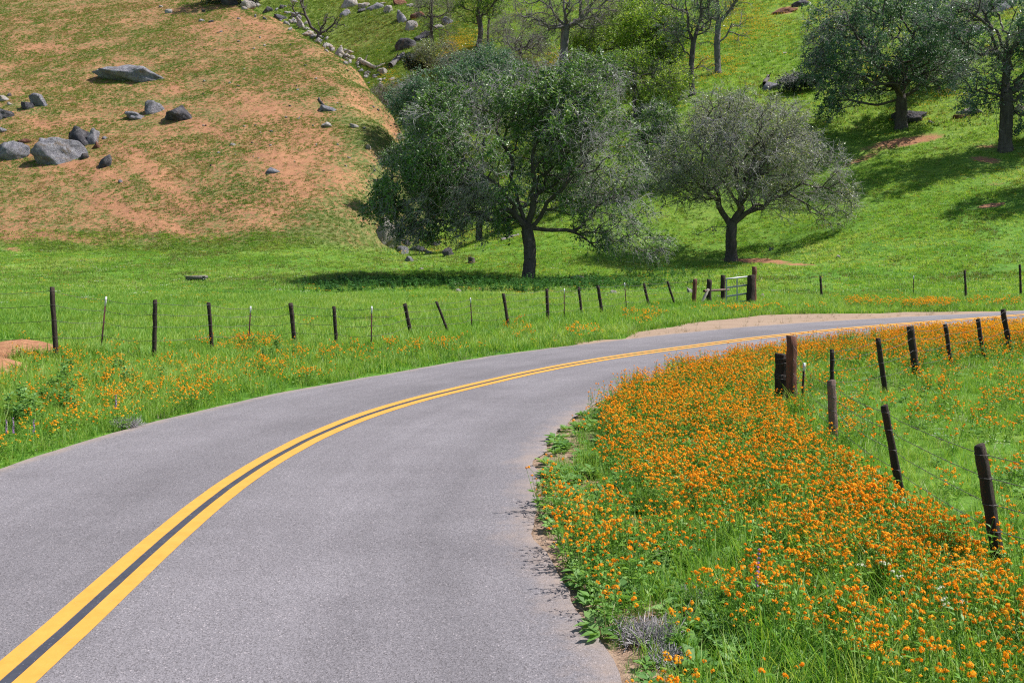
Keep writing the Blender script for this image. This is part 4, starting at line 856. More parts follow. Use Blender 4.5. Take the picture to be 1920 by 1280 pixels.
tree('dark oak deep in the shaded gully behind the big oak', (900, 445), 400, 14, [(880, 380, 70, 40, 1), (960, 400, 60, 30, 1), (1060, 360, 70, 60, .7)], 'oak', 420, twigs=4, leaves=5, lsize=.14, seed=28, depth=84, twig_len=1.1)

# ------------------------------------------------------------------ ground cover: small plants, scattered by density
def blades(n, h, spread, width, bend, seed, tint=(.0, 1.), segs=3, hv=.4, up=.0):
    r = np.random.default_rng(seed); a = r.uniform(0, 2 * math.pi, n); rad = spread * np.sqrt(r.random(n)); b = np.stack([np.cos(a) * rad, np.sin(a) * rad, np.zeros(n)], 1)
    a2 = a + r.normal(0, 1.0, n); L = h * r.uniform(1 - hv, 1 + hv, n); lean = r.uniform(.05, bend, n)
    dr = np.stack([np.cos(a2), np.sin(a2), np.zeros(n)], 1); sd_ = np.stack([-np.sin(a2 + .6), np.cos(a2 + .6), np.zeros(n)], 1)
    V = []
    for k in range(segs + 1):
        t = k / segs; c = b + dr * (lean * L * t * t)[:, None] + np.array([0, 0, 1.]) * (L * (t - .28 * lean * t * t))[:, None]
        w = width * (1 - t ** 1.6) * .5 + .0006
        V += [c - sd_ * w, c + sd_ * w]
    V = np.stack(V, 1).reshape(-1, 3); m = 2 * (segs + 1); k0 = np.arange(n)[:, None] * m
    Q = np.concatenate([k0 + np.array([2 * k, 2 * k + 1, 2 * k + 3, 2 * k + 2]) for k in range(segs)])
    ti = r.uniform(*tint, n)[:, None] + np.repeat(np.linspace(-.12, .18, segs + 1), 2)[None]
    return V, Q, np.clip(ti, 0, 1).ravel()
def proto(name, parts, mats):
    Vs, Fs, T, mi = [], {}, [], []; n = 0; order = []
    for V, Q, t, m in parts:
        Vs.append(V); order.append((np.asarray(Q) + n, m)); T.append(t); n += len(V)
    order.sort(key=lambda q: q[0].shape[1]); mi = np.concatenate([np.full(len(q), m) for q, m in order])
    byk = {}
    for q, m in order: byk.setdefault(q.shape[1], []).append(q)
    return mesh_obj(name, np.concatenate(Vs), [np.concatenate(v) for v in byk.values()], mats, attrs={'tint': np.concatenate(T)}, mi=mi, linked=False)
def leaves_at(P, D, L, w, seed, tint=(.2, .8)):
    """pointed leaves at P along direction D"""
    r = np.random.default_rng(seed); n = len(P); D = D / np.linalg.norm(D, axis=1)[:, None]; s = np.cross(D, [0, 0, 1.]) + r.normal(0, .25, (n, 3)); s /= np.linalg.norm(s, axis=1)[:, None]
    L = np.asarray(L).reshape(-1, 1) * r.uniform(.7, 1.3, (n, 1)); dn = np.array([0, 0, -1.])
    V = np.stack([P, P + D * L * .45 + s * w * L, P + D * L + dn * L * .25, P + D * L * .45 - s * w * L], 1).reshape(-1, 3)
    return V, np.arange(n * 4).reshape(-1, 4), np.repeat(r.uniform(*tint, n), 4)
def head(c, R_, n, seed, tint=(.1, .9)):
    r = np.random.default_rng(seed); g = r.normal(size=(n, 3)); g[:, 2] = np.abs(g[:, 2]) * 1.1 - .15; g /= np.linalg.norm(g, axis=1)[:, None]
    P = c + g * R_ * r.uniform(.55, 1, (n, 1)); a = np.cross(g, r.normal(size=(n, 3))); a /= np.linalg.norm(a, axis=1)[:, None]; b = np.cross(g, a); s = R_ * .46
    V = np.stack([P - a * s, P - b * s + g * s * .5, P + a * s, P + b * s + g * s * .3], 1).reshape(-1, 3)
    return V, np.arange(n * 4).reshape(-1, 4), np.repeat(r.uniform(*tint, n), 4)
def fiddleneck(name, stems, h, seed, heads=True, R_=.0150, pm='petal'):
    r = np.random.default_rng(seed); A, B, ra = [], [], []; parts = []; LP, LD = [], []
    for k in range(stems):
        a = r.uniform(0, 6.28); ln = r.uniform(.08, .42); H_ = h * r.uniform(.7, 1.15); d = np.array([math.cos(a) * ln, math.sin(a) * ln, 1]); p0 = np.array([math.cos(a), math.sin(a), 0]) * .02
        p1 = p0 + d * H_ * .5; p2 = p0 + d * H_ * .9 + np.array([0, 0, H_ * .1]); A += [p0, p1]; B += [p1, p2]
        if r.random() < .6: p3 = p1 + np.array([r.normal(0, .06), r.normal(0, .06), H_ * .42]); A.append(p1); B.append(p3); tips = [p2, p3]
        else: tips = [p2]
        if heads:
            for q in tips: V, Q, t = head(q, R_ * r.uniform(.55, 1.4), 11, int(r.integers(1e6))); parts.append((V, Q, t, 1))
        for m in range(7): t = r.uniform(.05, .9); LP.append(p0 + d * H_ * t * .95); e = r.uniform(0, 6.28); LD.append([math.cos(e), math.sin(e), r.uniform(.2, 1.1)])
    n = len(A); V, Q = tubes(np.array(A), np.array(B), np.full(n, .0024), np.full(n, .0018), 3); parts.append((V, Q, np.full(len(V), .3), 0))
    V, Q, t = leaves_at(np.array(LP), np.array(LD), .07, .12, seed); parts.append((V, Q, t, 0))
    return proto(name, parts, [M['stem'], M[pm]])
def pg(name, m, *a, **k): V, Q, t = blades(*a, **k); return proto(name, [(V, Q, t, 0)], [M[m]])
P_ = {}
P_['near'] = [pg('grass_blades', 'grass', 16, .21, .07, .0065, .9, s) for s in (1, 2, 3)] + [pg('grass_blades', 'grass', 14, .13, .10, .006, 1.3, 4, hv=.5), pg('grass_blades', 'grass', 10, .30, .05, .007, .8, 5)]
P_['mid'] = [pg('grass_tuft', 'grass', 18, .20, .17, .014, .9, s, segs=2) for s in (11, 12, 13)] + [pg('grass_tuft', 'grass', 20, .11, .2, .015, 1.1, 14, segs=2)]
P_['far'] = [pg('grass_tuft', 'grass', 18, .115, .24, .026, 1.1, s, segs=1) for s in (21, 22, 23)]
P_['hill'] = [pg('hill_grass_tuft', 'hillgrass', 11, .13, .15, .045, 1.1, s, segs=1, tint=(.0, .9)) for s in (31, 32, 33)]
P_['dry'] = [pg('dry_grass', 'drygrass', 14, .17, .07, .004, 1.6, s) for s in (41, 42)]
P_['flower'] = [fiddleneck('fiddleneck', 6, .36, 51), fiddleneck('fiddleneck', 7, .42, 52), fiddleneck('fiddleneck', 4, .30, 53), fiddleneck('fiddleneck', 7, .36, 54)]
P_['flowerfar'] = [fiddleneck('fiddleneck', 5, .32, 61, R_=.0185), fiddleneck('fiddleneck', 6, .36, 62, R_=.0185, pm='petal_gold')]
M['nettle'] = foliage('shade_toned_nettle_leaves', [(.02, .07, .02), (.05, .16, .035), (.12, .28, .06)], .25, True)  # leaf greens darkened so the band carries the oak's shade
def weed(seed, n, h, L, w, m='weed'):
    r = np.random.default_rng(seed); a = r.uniform(0, 6.28, n); P = np.stack([np.cos(a) * .01, np.sin(a) * .01, r.uniform(0, h, n)], 1); D = np.stack([np.cos(a), np.sin(a), r.uniform(.1, .9, n)], 1)
    V, Q, t = leaves_at(P, D, L, w, seed); A, B = np.array([[0, 0, 0.]]), np.array([[r.normal(0, .02), r.normal(0, .02), h * 1.02]]); V2, Q2 = tubes(A, B, [.004], [.002], 3)
    return proto('leafy_weed', [(V, Q, t, 0), (V2, Q2, np.full(len(V2), .2), 0)], [M[m]])
P_['rosette'] = [weed(71, 12, .03, .10, .22), weed(72, 16, .05, .08, .26)]
P_['nettle'] = [weed(73, 40, .50, .13, .22, 'nettle'), weed(74, 44, .40, .14, .24, 'nettle'), weed(75, 36, .66, .11, .22, 'nettle')]
P_['leafy'] = [weed(76, 90, .34, .075, .2), weed(77, 80, .26, .065, .22)]
def yarrow(seed):
    r = np.random.default_rng(seed); parts = []; A, B = [], []
    for k in range(4):
        q = np.array([r.normal(0, .08), r.normal(0, .08), r.uniform(.28, .42)]); A.append([0, 0, 0]); B.append(q)
        for j in range(5): V, Q, t = head(q + [r.normal(0, .016), r.normal(0, .016), 0], .011, 7, int(r.integers(1e6))); parts.append((V, Q, t, 1))
    V, Q = tubes(np.array(A, float), np.array(B), np.full(4, .0022), np.full(4, .0016), 3); parts.append((V, Q, np.full(len(V), .3), 0))
    return proto('white_umbel', parts, [M['stem'], M['white']])
P_['white'] = [yarrow(81), yarrow(82)]
P_['speck'] = [proto('tiny_white_flowers', [(*head(np.array([r_.normal(0, .1), r_.normal(0, .1), .12]), .012, 5, 90 + k), 0) for k in range(7)], [M['white']])]

MOUND = [(-11.5, 22.3, 1.3, .8, .5), (-10.7, 19.7, .75, .7, .42)]
def off_mound(P): return np.all([((P[:, 0] - a) / (b * 1.0)) ** 2 + ((P[:, 1] - c) / (d * 1.0)) ** 2 > .8 for a, c, b, d, h in MOUND], axis=0)
def scatter(name, label, P, protos, scale=(.7, 1.3), tint=None, cat=None, seed=0, weights=None, sc=None, zs=None):
    k_ = off_mound(P); P = P[k_]; tint = tint[k_] if tint is not None else None; sc = sc[k_] if sc is not None else None
    n = len(P); r = np.random.default_rng(seed + 5)
    if n == 0: return
    Z = terrain(P[:, 0], P[:, 1]) - (.004 if name == 'low_weeds' else .025); V = np.c_[P, Z].astype(np.float32)
    me = bpy.data.meshes.new(name); me.vertices.add(n); me.vertices.foreach_set('co', V.ravel())
    s = r.uniform(*scale, n) if sc is None else sc * r.uniform(*scale, n)
    rot = np.zeros((n, 3), np.float32); rot[:, 2] = r.uniform(0, 6.28, n); rot[:, :2] = r.normal(0, .08, (n, 2))
    ti = r.uniform(0, 1, n) if tint is None else np.clip(tint + r.normal(0, .12, n), 0, 1)
    sv = np.stack([s, s, s * (1 if zs is None else zs)], 1).astype(np.float32)
    me.attributes.new('rot', 'FLOAT_VECTOR', 'POINT').data.foreach_set('vector', rot.ravel())
    me.attributes.new('scl', 'FLOAT_VECTOR', 'POINT').data.foreach_set('vector', sv.ravel())
    me.attributes.new('itint', 'FLOAT', 'POINT').data.foreach_set('value', ti.astype(np.float32))
    me.attributes.new('pick', 'INT', 'POINT').data.foreach_set('value', r.choice(len(protos), n, p=weights).astype(np.int32))
    o = bpy.data.objects.new(name, me); link(o); tag(o, label, cat, kind='stuff')
    ng = bpy.data.node_groups.new(name + '_scatter', 'GeometryNodeTree')
    ng.interface.new_socket('Geometry', in_out='INPUT', socket_type='NodeSocketGeometry'); ng.interface.new_socket('Geometry', in_out='OUTPUT', socket_type='NodeSocketGeometry')
    gi, go = ng.nodes.new('NodeGroupInput'), ng.nodes.new('NodeGroupOutput'); jn = ng.nodes.new('GeometryNodeJoinGeometry')
    def na(nm, t): x = ng.nodes.new('GeometryNodeInputNamedAttribute'); x.data_type = t; x.inputs[0].default_value = nm; return [q for q in x.outputs if q.enabled and q.name == 'Attribute'][0]
    for k, pr in enumerate(protos):
        oi = ng.nodes.new('GeometryNodeObjectInfo'); oi.inputs['Object'].default_value = pr; oi.inputs['As Instance'].default_value = True
        cm = ng.nodes.new('FunctionNodeCompare'); cm.data_type = 'INT'; cm.operation = 'EQUAL'
        ins = [q for q in cm.inputs if q.enabled]; ng.links.new(na('pick', 'INT'), ins[0]); ins[1].default_value = k
        ip = ng.nodes.new('GeometryNodeInstanceOnPoints'); ng.links.new(gi.outputs[0], ip.inputs['Points']); ng.links.new(cm.outputs[0], ip.inputs['Selection'])
        ng.links.new(oi.outputs['Geometry'], ip.inputs['Instance']); ng.links.new(na('rot', 'FLOAT_VECTOR'), ip.inputs['Rotation']); ng.links.new(na('scl', 'FLOAT_VECTOR'), ip.inputs['Scale'])
        ng.links.new(ip.outputs[0], jn.inputs[0])
    ng.links.new(jn.outputs[0], go.inputs[0])
    md = o.modifiers.new('scatter', 'NODES'); md.node_group = ng
    return o
def cand(x0, x1, y0, y1, dens, seed):
    r = np.random.default_rng(seed); n = int((x1 - x0) * (y1 - y0) * dens); return np.c_[r.uniform(x0, x1, n), r.uniform(y0, y1, n)]
def inview(P, mx=260, z=0.):
    u, v, d = proj(np.c_[P, np.full(len(P), z)]); return (u > -mx) & (u < 1920 + mx) & (v < 1280 + mx * 1.2), u, v
def inpoly(u, v, poly):
    poly = np.array(poly, float); c = np.zeros(len(u), bool); j = len(poly) - 1
    for i in range(len(poly)):
        xi, yi = poly[i]; xj, yj = poly[j]; k = ((yi > v) != (yj > v)) & (u < (xj - xi) * (v - yi) / (yj - yi + 1e-9) + xi); c ^= k; j = i
    return c
rr = np.random.default_rng(99)
DIRT = np.c_[np.r_[SH_A[:, 0], SH_B[::-1, 0]], np.r_[SH_A[:, 1], SH_B[::-1, 1]]]
def on_dirt(P): return inpoly(P[:, 0], P[:, 1], DIRT[::6])
# ---- orange fiddleneck flowers
DENSE = [(1960, 592), (1700, 608), (1560, 620), (1440, 632), (1330, 652), (1230, 682), (1165, 720), (1125, 765), (1120, 800), (1160, 850), (1240, 900), (1330, 930), (1450, 960), (1560, 1005), (1700, 1060), (1800, 1110), (1990, 1150), (1990, 1070), (1880, 1020), (1760, 940), (1650, 880), (1570, 825), (1480, 770), (1420, 715), (1440, 668), (1600, 648), (1960, 622)]
MED = [(1120, 800), (1240, 900), (1450, 960), (1560, 1005), (1800, 1110), (2100, 1200), (2200, 1500), (1180, 1500), (1210, 1290), (1300, 1180), (1250, 1060), (1180, 960)]
CLUMP = [(972, 905), (1040, 878), (1130, 895), (1190, 960), (1215, 1010), (1230, 1080), (1180, 1130), (1070, 1120), (1015, 1070), (1000, 980)]
# ---- near ground, both sides of the road
Pn = cand(-26, 34, 4.5, 46, 105, 1); ok, u, v = inview(Pn, 520); Pn, u, v = Pn[ok], u[ok], v[ok]
dep = Pn[:, 1]; keep = rr.random(len(Pn)) < np.clip((15 / dep) ** 1.0, .42, 1); Pn, u, v = Pn[keep], u[keep], v[keep]
dR, sd2 = road_signed(Pn[:, 0], Pn[:, 1])
so = blobs(u, v, SOIL) + .25 * (fbm(Pn[:, 0], Pn[:, 1], .6, 9) - .5)
patch = fbm(Pn[:, 0], Pn[:, 1], 1.1, 12)
edge_in = .06 + .28 * fbm(Pn[:, 0], Pn[:, 1], .5, 21)
rightside = sd2 < 0
verge = np.exp(-np.clip(dR, 0, 9) / .45)
prob = np.where(dR < edge_in - .15, 0, 1.) * np.clip(1.15 - 1.7 * np.clip(so - .15, 0, 1), .02, 1) * np.where(rightside, 1 - .72 * np.exp(-np.clip(dR, 0, 9) / .45) * (Pn[:, 1] < 17), 1 - .35 * verge) * np.clip((patch - .22) * 4.5, .6, 1)
prob = np.where(on_dirt(Pn), .0, prob)
keep = rr.random(len(Pn)) < prob; Pn, u, v, dR, sd2, patch = Pn[keep], u[keep], v[keep], dR[keep], sd2[keep], patch[keep]
# beyond the right fence the turf is short and bluish
FIELD = [(1500, 770), (1570, 690), (1700, 660), (1960, 640), (2300, 600), (2300, 1100), (1960, 1110), (1880, 1030), (1700, 900), (1600, 830)]
fld = inpoly(u, v, FIELD)
lush = np.clip(fbm(Pn[:, 0], Pn[:, 1], 2.2, 30), 0, 1)
scl = np.where((sd2 < 0) & (Pn[:, 1] < 17), 1 - .45 * np.exp(-np.clip(dR, 0, 9) / .9), 1) * np.where(fld, .62, 1.0) * (.72 + .75 * lush) * (1 - .45 * np.exp(-np.clip(dR, 0, 9) / .35))
tint = .42 + .55 * (fbm(Pn[:, 0], Pn[:, 1], 3.0, 15) - .5) + np.where(fld, .06, .03) + .25 * (patch - .5) + np.where((sd2 > 0) & (dR < 2.2), .12, 0)
scl = scl * np.where(inpoly(u, v, DENSE), .66, 1.)
near_ = Pn[:, 1] < 19
scatter('grass', 'lush green grass along both road edges', Pn[near_], P_['near'], (.75, 1.3), tint[near_], 'grass', 1, sc=scl[near_])
scatter('grass', 'green roadside and field grass farther along the bend', Pn[~near_], P_['mid'], (.7, 1.25), tint[~near_], 'grass', 2, sc=scl[~near_] * .95)
# ---- meadow and green slopes
Pm = cand(-62, 62, 43, 84, 34, 2); ok, u, v = inview(Pm, 200); Pm, u, v = Pm[ok], u[ok], v[ok]
so = blobs(u, v, SOIL); lf = (h_left(Pm[:, 0], Pm[:, 1]) - h_right(Pm[:, 0], Pm[:, 1])) > 1.5
uu, vv, _d = proj(np.c_[Pm, terrain(Pm[:, 0], Pm[:, 1])]); so = blobs(uu, vv, SOIL)
ok = (~lf) & (rr.random(len(Pm)) < np.clip(1.1 - 1.5 * so, 0, 1) * np.clip((fbm(Pm[:, 0], Pm[:, 1], 2.5, 17) - .2) * 3, .35, 1)) & ~on_dirt(Pm)
Pm = Pm[ok]; tint = .44 + .16 * sst(52, 66, Pm[:, 1]) + 1.1 * (fbm(Pm[:, 0], Pm[:, 1], 5, 18) - .5) + .5 * (vnoise(Pm[:, 0], Pm[:, 1], .8, 3) - .5)
_mx = (rr.random(len(Pm)) < .22 * sst(46, 60, Pm[:, 1]) + .9 * np.clip(fbm(Pm[:, 0], Pm[:, 1], 4, 71) - .60, 0, 1) * 4)
scatter('hill_grass', 'olive and brownish tufts mixed through the green meadow', Pm[_mx], P_['hill'], (.6, 1.2), np.clip(rr.normal(.45, .25, _mx.sum()), 0, 1), 'grass', 41)
Pm = Pm[~_mx]; tint = tint[~_mx]
scatter('grass', 'bright green meadow grass behind the fences', Pm, P_['far'], (.6, 1.3), tint, 'grass', 3)
Pg = cand(-80, 100, 84, 215, 10, 4); ok, *_ = inview(Pg, 150); Pg = Pg[ok]
uu, vv, _d = proj(np.c_[Pg, terrain(Pg[:, 0], Pg[:, 1])]); ok = (vv > -120) & (uu > -100) & (uu < 2050) & ((h_left(Pg[:, 0], Pg[:, 1]) - h_right(Pg[:, 0], Pg[:, 1])) < .5) & (rr.random(len(Pg)) > blobs(uu, vv, SOIL)); Pg = Pg[ok]; uu, vv = uu[ok], vv[ok]
tint = .60 + .9 * (fbm(Pg[:, 0], Pg[:, 1], 9, 19) - .5)
_b = ((Pg[:, 0] < -6) & (Pg[:, 1] > 118)) | (rr.random(len(Pg)) < .28)
scatter('hill_grass', 'olive grass among the rocks of the upper gully', Pg[_b], P_['hill'], (1.2, 2.4), tint[_b] - .1, 'grass', 17)
scatter('grass', 'yellow green grass over the wooded back slope', Pg[~_b], P_['far'], (.9, 1.9), tint[~_b], 'grass', 4)
# ---- the bare left hill: sparse low tufts in drifts
Ph = cand(-105, 6, 66, 200, 30, 5); ok, *_ = inview(Ph, 150); Ph = Ph[ok]
uu, vv, _d = proj(np.c_[Ph, terrain(Ph[:, 0], Ph[:, 1])]); lf = (h_left(Ph[:, 0], Ph[:, 1]) - h_right(Ph[:, 0], Ph[:, 1])) > -.5
dr = .55 * fbm(Ph[:, 0] * .8 + Ph[:, 1] * .5, Ph[:, 1] * 1.3 - Ph[:, 0] * .4, 7, 22) + .45 * fbm(Ph[:, 0], Ph[:, 1], 1.4, 24)
ok = lf & (vv > -120) & (rr.random(len(Ph)) < np.clip((dr - .37 + .05 * sst(-25, -55, Ph[:, 0]) + .11 * sst(96, 74, Ph[:, 1]) + .06 * sst(-8, -2, Ph[:, 0] - crest(Ph[:, 1]))) * 4.2, .18, 1) * np.clip(1.1 - 1.3 * blobs(uu, vv, SOIL), .05, 1)); Ph = Ph[ok]; dr = dr[ok]
tint = np.clip(.42 + 1.5 * (fbm(Ph[:, 0], Ph[:, 1], 2.6, 25) - .5) + .5 * (rr.random(len(Ph)) - .5), 0, 1)
scatter('hill_grass', 'sparse low grass speckling the orange hillside', Ph, P_['hill'], (.55, 1.25), tint, 'grass', 6, zs=.8)
def fl_density(P, hz=.34):
    u, v, d = proj(np.c_[P, terrain(P[:, 0], P[:, 1]) + hz]); w = 26 * (fbm(P[:, 0], P[:, 1], .8, 41) - .5) * 2; w2 = 20 * (fbm(P[:, 0], P[:, 1], .8, 45) - .5) * 2; u_, v_ = u + w, v + w2 * (v - 420) / 500
    n = fbm(P[:, 0], P[:, 1], 1.3, 43)
    D = np.where(inpoly(u_, v_, DENSE), 19 * np.clip(.55 + (n - .35) * 1.6, .35, 1), 0)
    D = np.maximum(D, np.where(inpoly(u_, v_, MED), 4.8 * np.clip((n - .26) * 4, .12, 1.3), 0))
    D = np.maximum(D, np.where(inpoly(u_, v_, CLUMP), 7., 0))
    D = np.maximum(D, np.where(inpoly(u_, v_, FIELD), 1.5 * np.clip((n - .42) * 7, 0.05, 1), 0))
    D = np.maximum(D, blobs(u, v, [(1500, 700, 60, 40, 0, 4), (1620, 790, 60, 20, 20, 3), (1700, 780, 40, 12, 0, 3), (1840, 760, 60, 20, 0, 2), (1890, 870, 30, 20, 0, 5), (1800, 880, 30, 12, 0, 3), (1750, 640, 260, 22, -3, 8), (1120, 745, 18, 16, 0, 3), (1090, 775, 20, 12, 0, 2)]))
    L = blobs(u, v, [(300, 715, 330, 55, 3, 3), (180, 735, 105, 45, 10, 6), (370, 722, 100, 34, 5, 7.5), (330, 760, 70, 22, -15, 5), (250, 715, 60, 25, 0, 5), (100, 800, 120, 30, -8, 5), (30, 815, 60, 22, 0, 6), (60, 650, 60, 14, 0, 3), (130, 660, 26, 16, 0, 6), (210, 668, 40, 12, 0, 4), (460, 632, 60, 12, 0, 8), (545, 650, 40, 12, 0, 5), (500, 670, 60, 20, 0, 5), (560, 690, 40, 16, 0, 5), (340, 670, 40, 16, 0, 5),
                      (720, 690, 30, 12, 0, 5), (830, 634, 34, 12, 0, 4), (760, 640, 40, 10, 0, 4), (900, 650, 35, 10, 0, 6), (985, 605, 30, 14, 0, 4), (1030, 632, 30, 8, 0, 3), (1205, 585, 30, 10, 0, 3), (1100, 615, 40, 8, 0, 4), (1400, 572, 60, 4, 0, 3), (1620, 560, 40, 6, 0, 4), (1740, 563, 55, 7, 0, 6), (1640, 558, 60, 4, 0, 1.5), (640, 650, 60, 14, 0, 3), (700, 720, 60, 14, 0, 2), (560, 600, 30, 5, 0, 2), (1440, 572, 90, 5, 0, 2), (1860, 560, 60, 5, 0, 2)])
    D = np.maximum(D, L * np.clip(.4 + n, 0, 1.2)); return D
Pf = cand(-26, 36, 4.5, 48, 52, 7); ok, *_ = inview(Pf, 260); Pf = Pf[ok]
dR, sd2 = road_signed(Pf[:, 0], Pf[:, 1]); D = fl_density(Pf); GAP = blobs(*proj(np.c_[Pf, 0 * Pf[:, 0]])[:2], [(1215, 985, 52, 22, 20, 1), (1245, 1070, 26, 34, 0, .9), (1290, 1180, 60, 26, 10, 1), (1160, 905, 36, 16, 20, .8), (1040, 870, 50, 26, 0, 1), (1090, 820, 50, 20, -10, .8)]); D = D * (1 - .9 * GAP)
ok = (rr.random(len(Pf)) * np.where(Pf[:, 0] > 1, 15.5, 17) < D) & (dR > .02) & ~on_dirt(Pf); Pf = Pf[ok]
lf_ = (sd2[ok] > 0) & (Pf[:, 0] < 1.5) if len(sd2) != len(Pf) else sd2 > 0
P_['flowerleft'] = [fiddleneck('fiddleneck', 4, .30, 63, R_=.0150, pm='petal_gold'), fiddleneck('fiddleneck', 5, .36, 64, R_=.0150), fiddleneck('fiddleneck', 5, .26, 65, R_=.0135, pm='petal_gold')]
scatter('orange_wildflowers', 'golden and orange fiddleneck flowers along the left verge and fence', Pf[lf_], P_['flowerleft'], (.75, 1.2), None, 'wildflowers', 81)
Pf = Pf[~lf_]; n_ = Pf[:, 1] < 26
scatter('orange_wildflowers', 'dense orange fiddleneck flowers on the roadside banks', Pf[n_], P_['flower'], (.8, 1.2), None, 'wildflowers', 8)
scatter('orange_wildflowers', 'orange fiddleneck flowers along the far part of the bend', Pf[~n_], P_['flowerfar'], (.8, 1.15), None, 'wildflowers', 9)
# distant flower drifts on the back slope
uu, vv, _d = proj(np.c_[Pg, terrain(Pg[:, 0], Pg[:, 1])]); ok = rr.random(len(Pg)) < blobs(uu, vv, FLW) * .55 + .012
P_['drift'] = [proto('flower_drift', [(*blades(12, .3, .3, .03, .5, 95), 0)] + [(*head(np.array([r_.normal(0, .25), r_.normal(0, .25), .3]), .05, 7, 100 + k), 1) for k in range(7)], [M['stem'], M['petal_yellow']])]
scatter('orange_wildflowers', 'orange and yellow flower drifts high on the back slope', Pg[ok], P_['drift'], (.8, 1.4), None, 'wildflowers', 10)
P_['mead'] = [proto('meadow_flowers', [(*head(np.array([r_.normal(0, .18), r_.normal(0, .18), .15]), .022, 5, 300 + k + j * 20), 0) for k in range(9)], [M[q]]) for j, q in enumerate(('petal_yellow', 'petal_yellow', 'white'))]
Pq = cand(-50, 60, 38, 110, 1.1, 31); ok, *_ = inview(Pq, 150); Pq = Pq[ok]; lf = (h_left(Pq[:, 0], Pq[:, 1]) - h_right(Pq[:, 0], Pq[:, 1])) > 0
ok = (~lf) & ~on_dirt(Pq) & (rr.random(len(Pq)) < .10 + 2.2 * np.clip(fbm(Pq[:, 0], Pq[:, 1], 7, 33) - .5, 0, 1)); dR, sd2 = road_signed(Pq[:, 0], Pq[:, 1]); ok &= dR > .3
scatter('meadow_flowers', 'scattered tiny yellow and white flowers in the meadow and slope grass', Pq[ok], P_['mead'], (.7, 1.4), None, 'wildflowers', 32)
# ---- low leaved weeds on the near verge, nettles with shade-darkened greens under the oak, leafy bush at the left
Pw = cand(0, 16, 5, 20, 80, 9); dR, sd2 = road_signed(Pw[:, 0], Pw[:, 1]); ok = (sd2 < 0) & (dR > .05) & (rr.random(len(Pw)) < np.exp(-dR / 1.5) * np.clip((fbm(Pw[:, 0], Pw[:, 1], .6, 91) - .28) * 4, 0.12, 1)); scatter('low_weeds', 'pale green low leaved weeds at the ragged road edge', Pw[ok], P_['rosette'], (.7, 1.6), None, 'weeds', 11)
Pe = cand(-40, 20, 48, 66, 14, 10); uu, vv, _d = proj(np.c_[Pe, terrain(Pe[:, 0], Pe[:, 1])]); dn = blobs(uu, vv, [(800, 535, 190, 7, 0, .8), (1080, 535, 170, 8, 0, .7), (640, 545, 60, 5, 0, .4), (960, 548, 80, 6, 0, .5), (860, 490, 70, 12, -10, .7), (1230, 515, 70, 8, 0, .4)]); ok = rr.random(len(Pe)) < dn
scatter('nettle_bed', 'band of tall leafy weeds, greens darkened for the shade of the big oak', Pe[ok], P_['nettle'], (.45, 1.05), None, 'weeds', 12)
Pb = cand(-14, -4, 11, 30, 30, 11); uu, vv, _d = proj(np.c_[Pb, terrain(Pb[:, 0], Pb[:, 1])]); dn = blobs(uu, vv, [(40, 790, 50, 26, 0, .5), (110, 765, 36, 26, 10, .7), (170, 720, 50, 20, 0, .15), (520, 672, 36, 10, 0, .3), (260, 710, 40, 16, 0, .2), (5, 740, 24, 14, 0, .4)]); ok = rr.random(len(Pb)) < dn
scatter('leafy_weeds', 'bushy dark green weeds on the left verge beside the dirt bank', Pb[ok], P_['leafy'], (.8, 1.5), None, 'weeds', 13)
# ---- dry grass, tiny white flowers, white umbels
Pd = cand(-14, 20, 5, 42, 8, 12); uu, vv, _d = proj(np.c_[Pd, 0 * Pd[:, 0]]); dR, sd2 = road_signed(Pd[:, 0], Pd[:, 1]); dn = .10 + blobs(uu, vv, [(490, 680, 26, 16, 0, 1), (455, 695, 30, 12, 0, 1), (720, 662, 60, 10, 0, 1), (235, 700, 40, 16, 0, .8), (1650, 730, 50, 16, 0, .9), (1590, 790, 50, 20, 0, .9), (1800, 690, 60, 14, 0, .8), (1290, 1170, 60, 20, 0, 1), (1210, 990, 30, 16, 0, .9), (300, 800, 60, 12, 0, .4)]) + .4 * np.exp(-np.clip(dR, 0, 9) / .5); ok = (rr.random(len(Pd)) < dn) & (dR > .05)
scatter('dry_grass', 'straw coloured dry grass among the green', Pd[ok], P_['dry'], (.7, 1.3), None, 'grass', 14)
Ps = cand(4, 26, 12, 34, 5, 13); uu, vv, _d = proj(np.c_[Ps, 0 * Ps[:, 0]]); ok = (rr.random(len(Ps)) < .06 + blobs(uu, vv, [(1610, 830, 60, 24, 15, 1), (1750, 790, 80, 40, 10, .7), (1860, 830, 60, 30, 0, .5), (1560, 760, 50, 24, 0, .4), (1700, 930, 50, 30, 20, .5)])) & inpoly(uu, vv, FIELD)
scatter('white_specks', 'tiny white flowers in the short turf of the right field', Ps[ok], P_['speck'], (.8, 1.3), None, 'wildflowers', 15)
Py = cand(2, 8, 6, 13, 6, 14); uu, vv, _d = proj(np.c_[Py, 0 * Py[:, 0] + .35]); ok = rr.random(len(Py)) < blobs(uu, vv, [(1655, 1000, 60, 16, 0, .8), (1700, 1090, 50, 30, 30, .6), (1830, 1120, 70, 30, 0, .5), (1580, 1040, 30, 16, 0, .5)])
scatter('white_umbels', 'cream white flat flower heads among the orange ones', Py[ok], P_['white'], (.8, 1.2), None, 'wildflowers', 16)
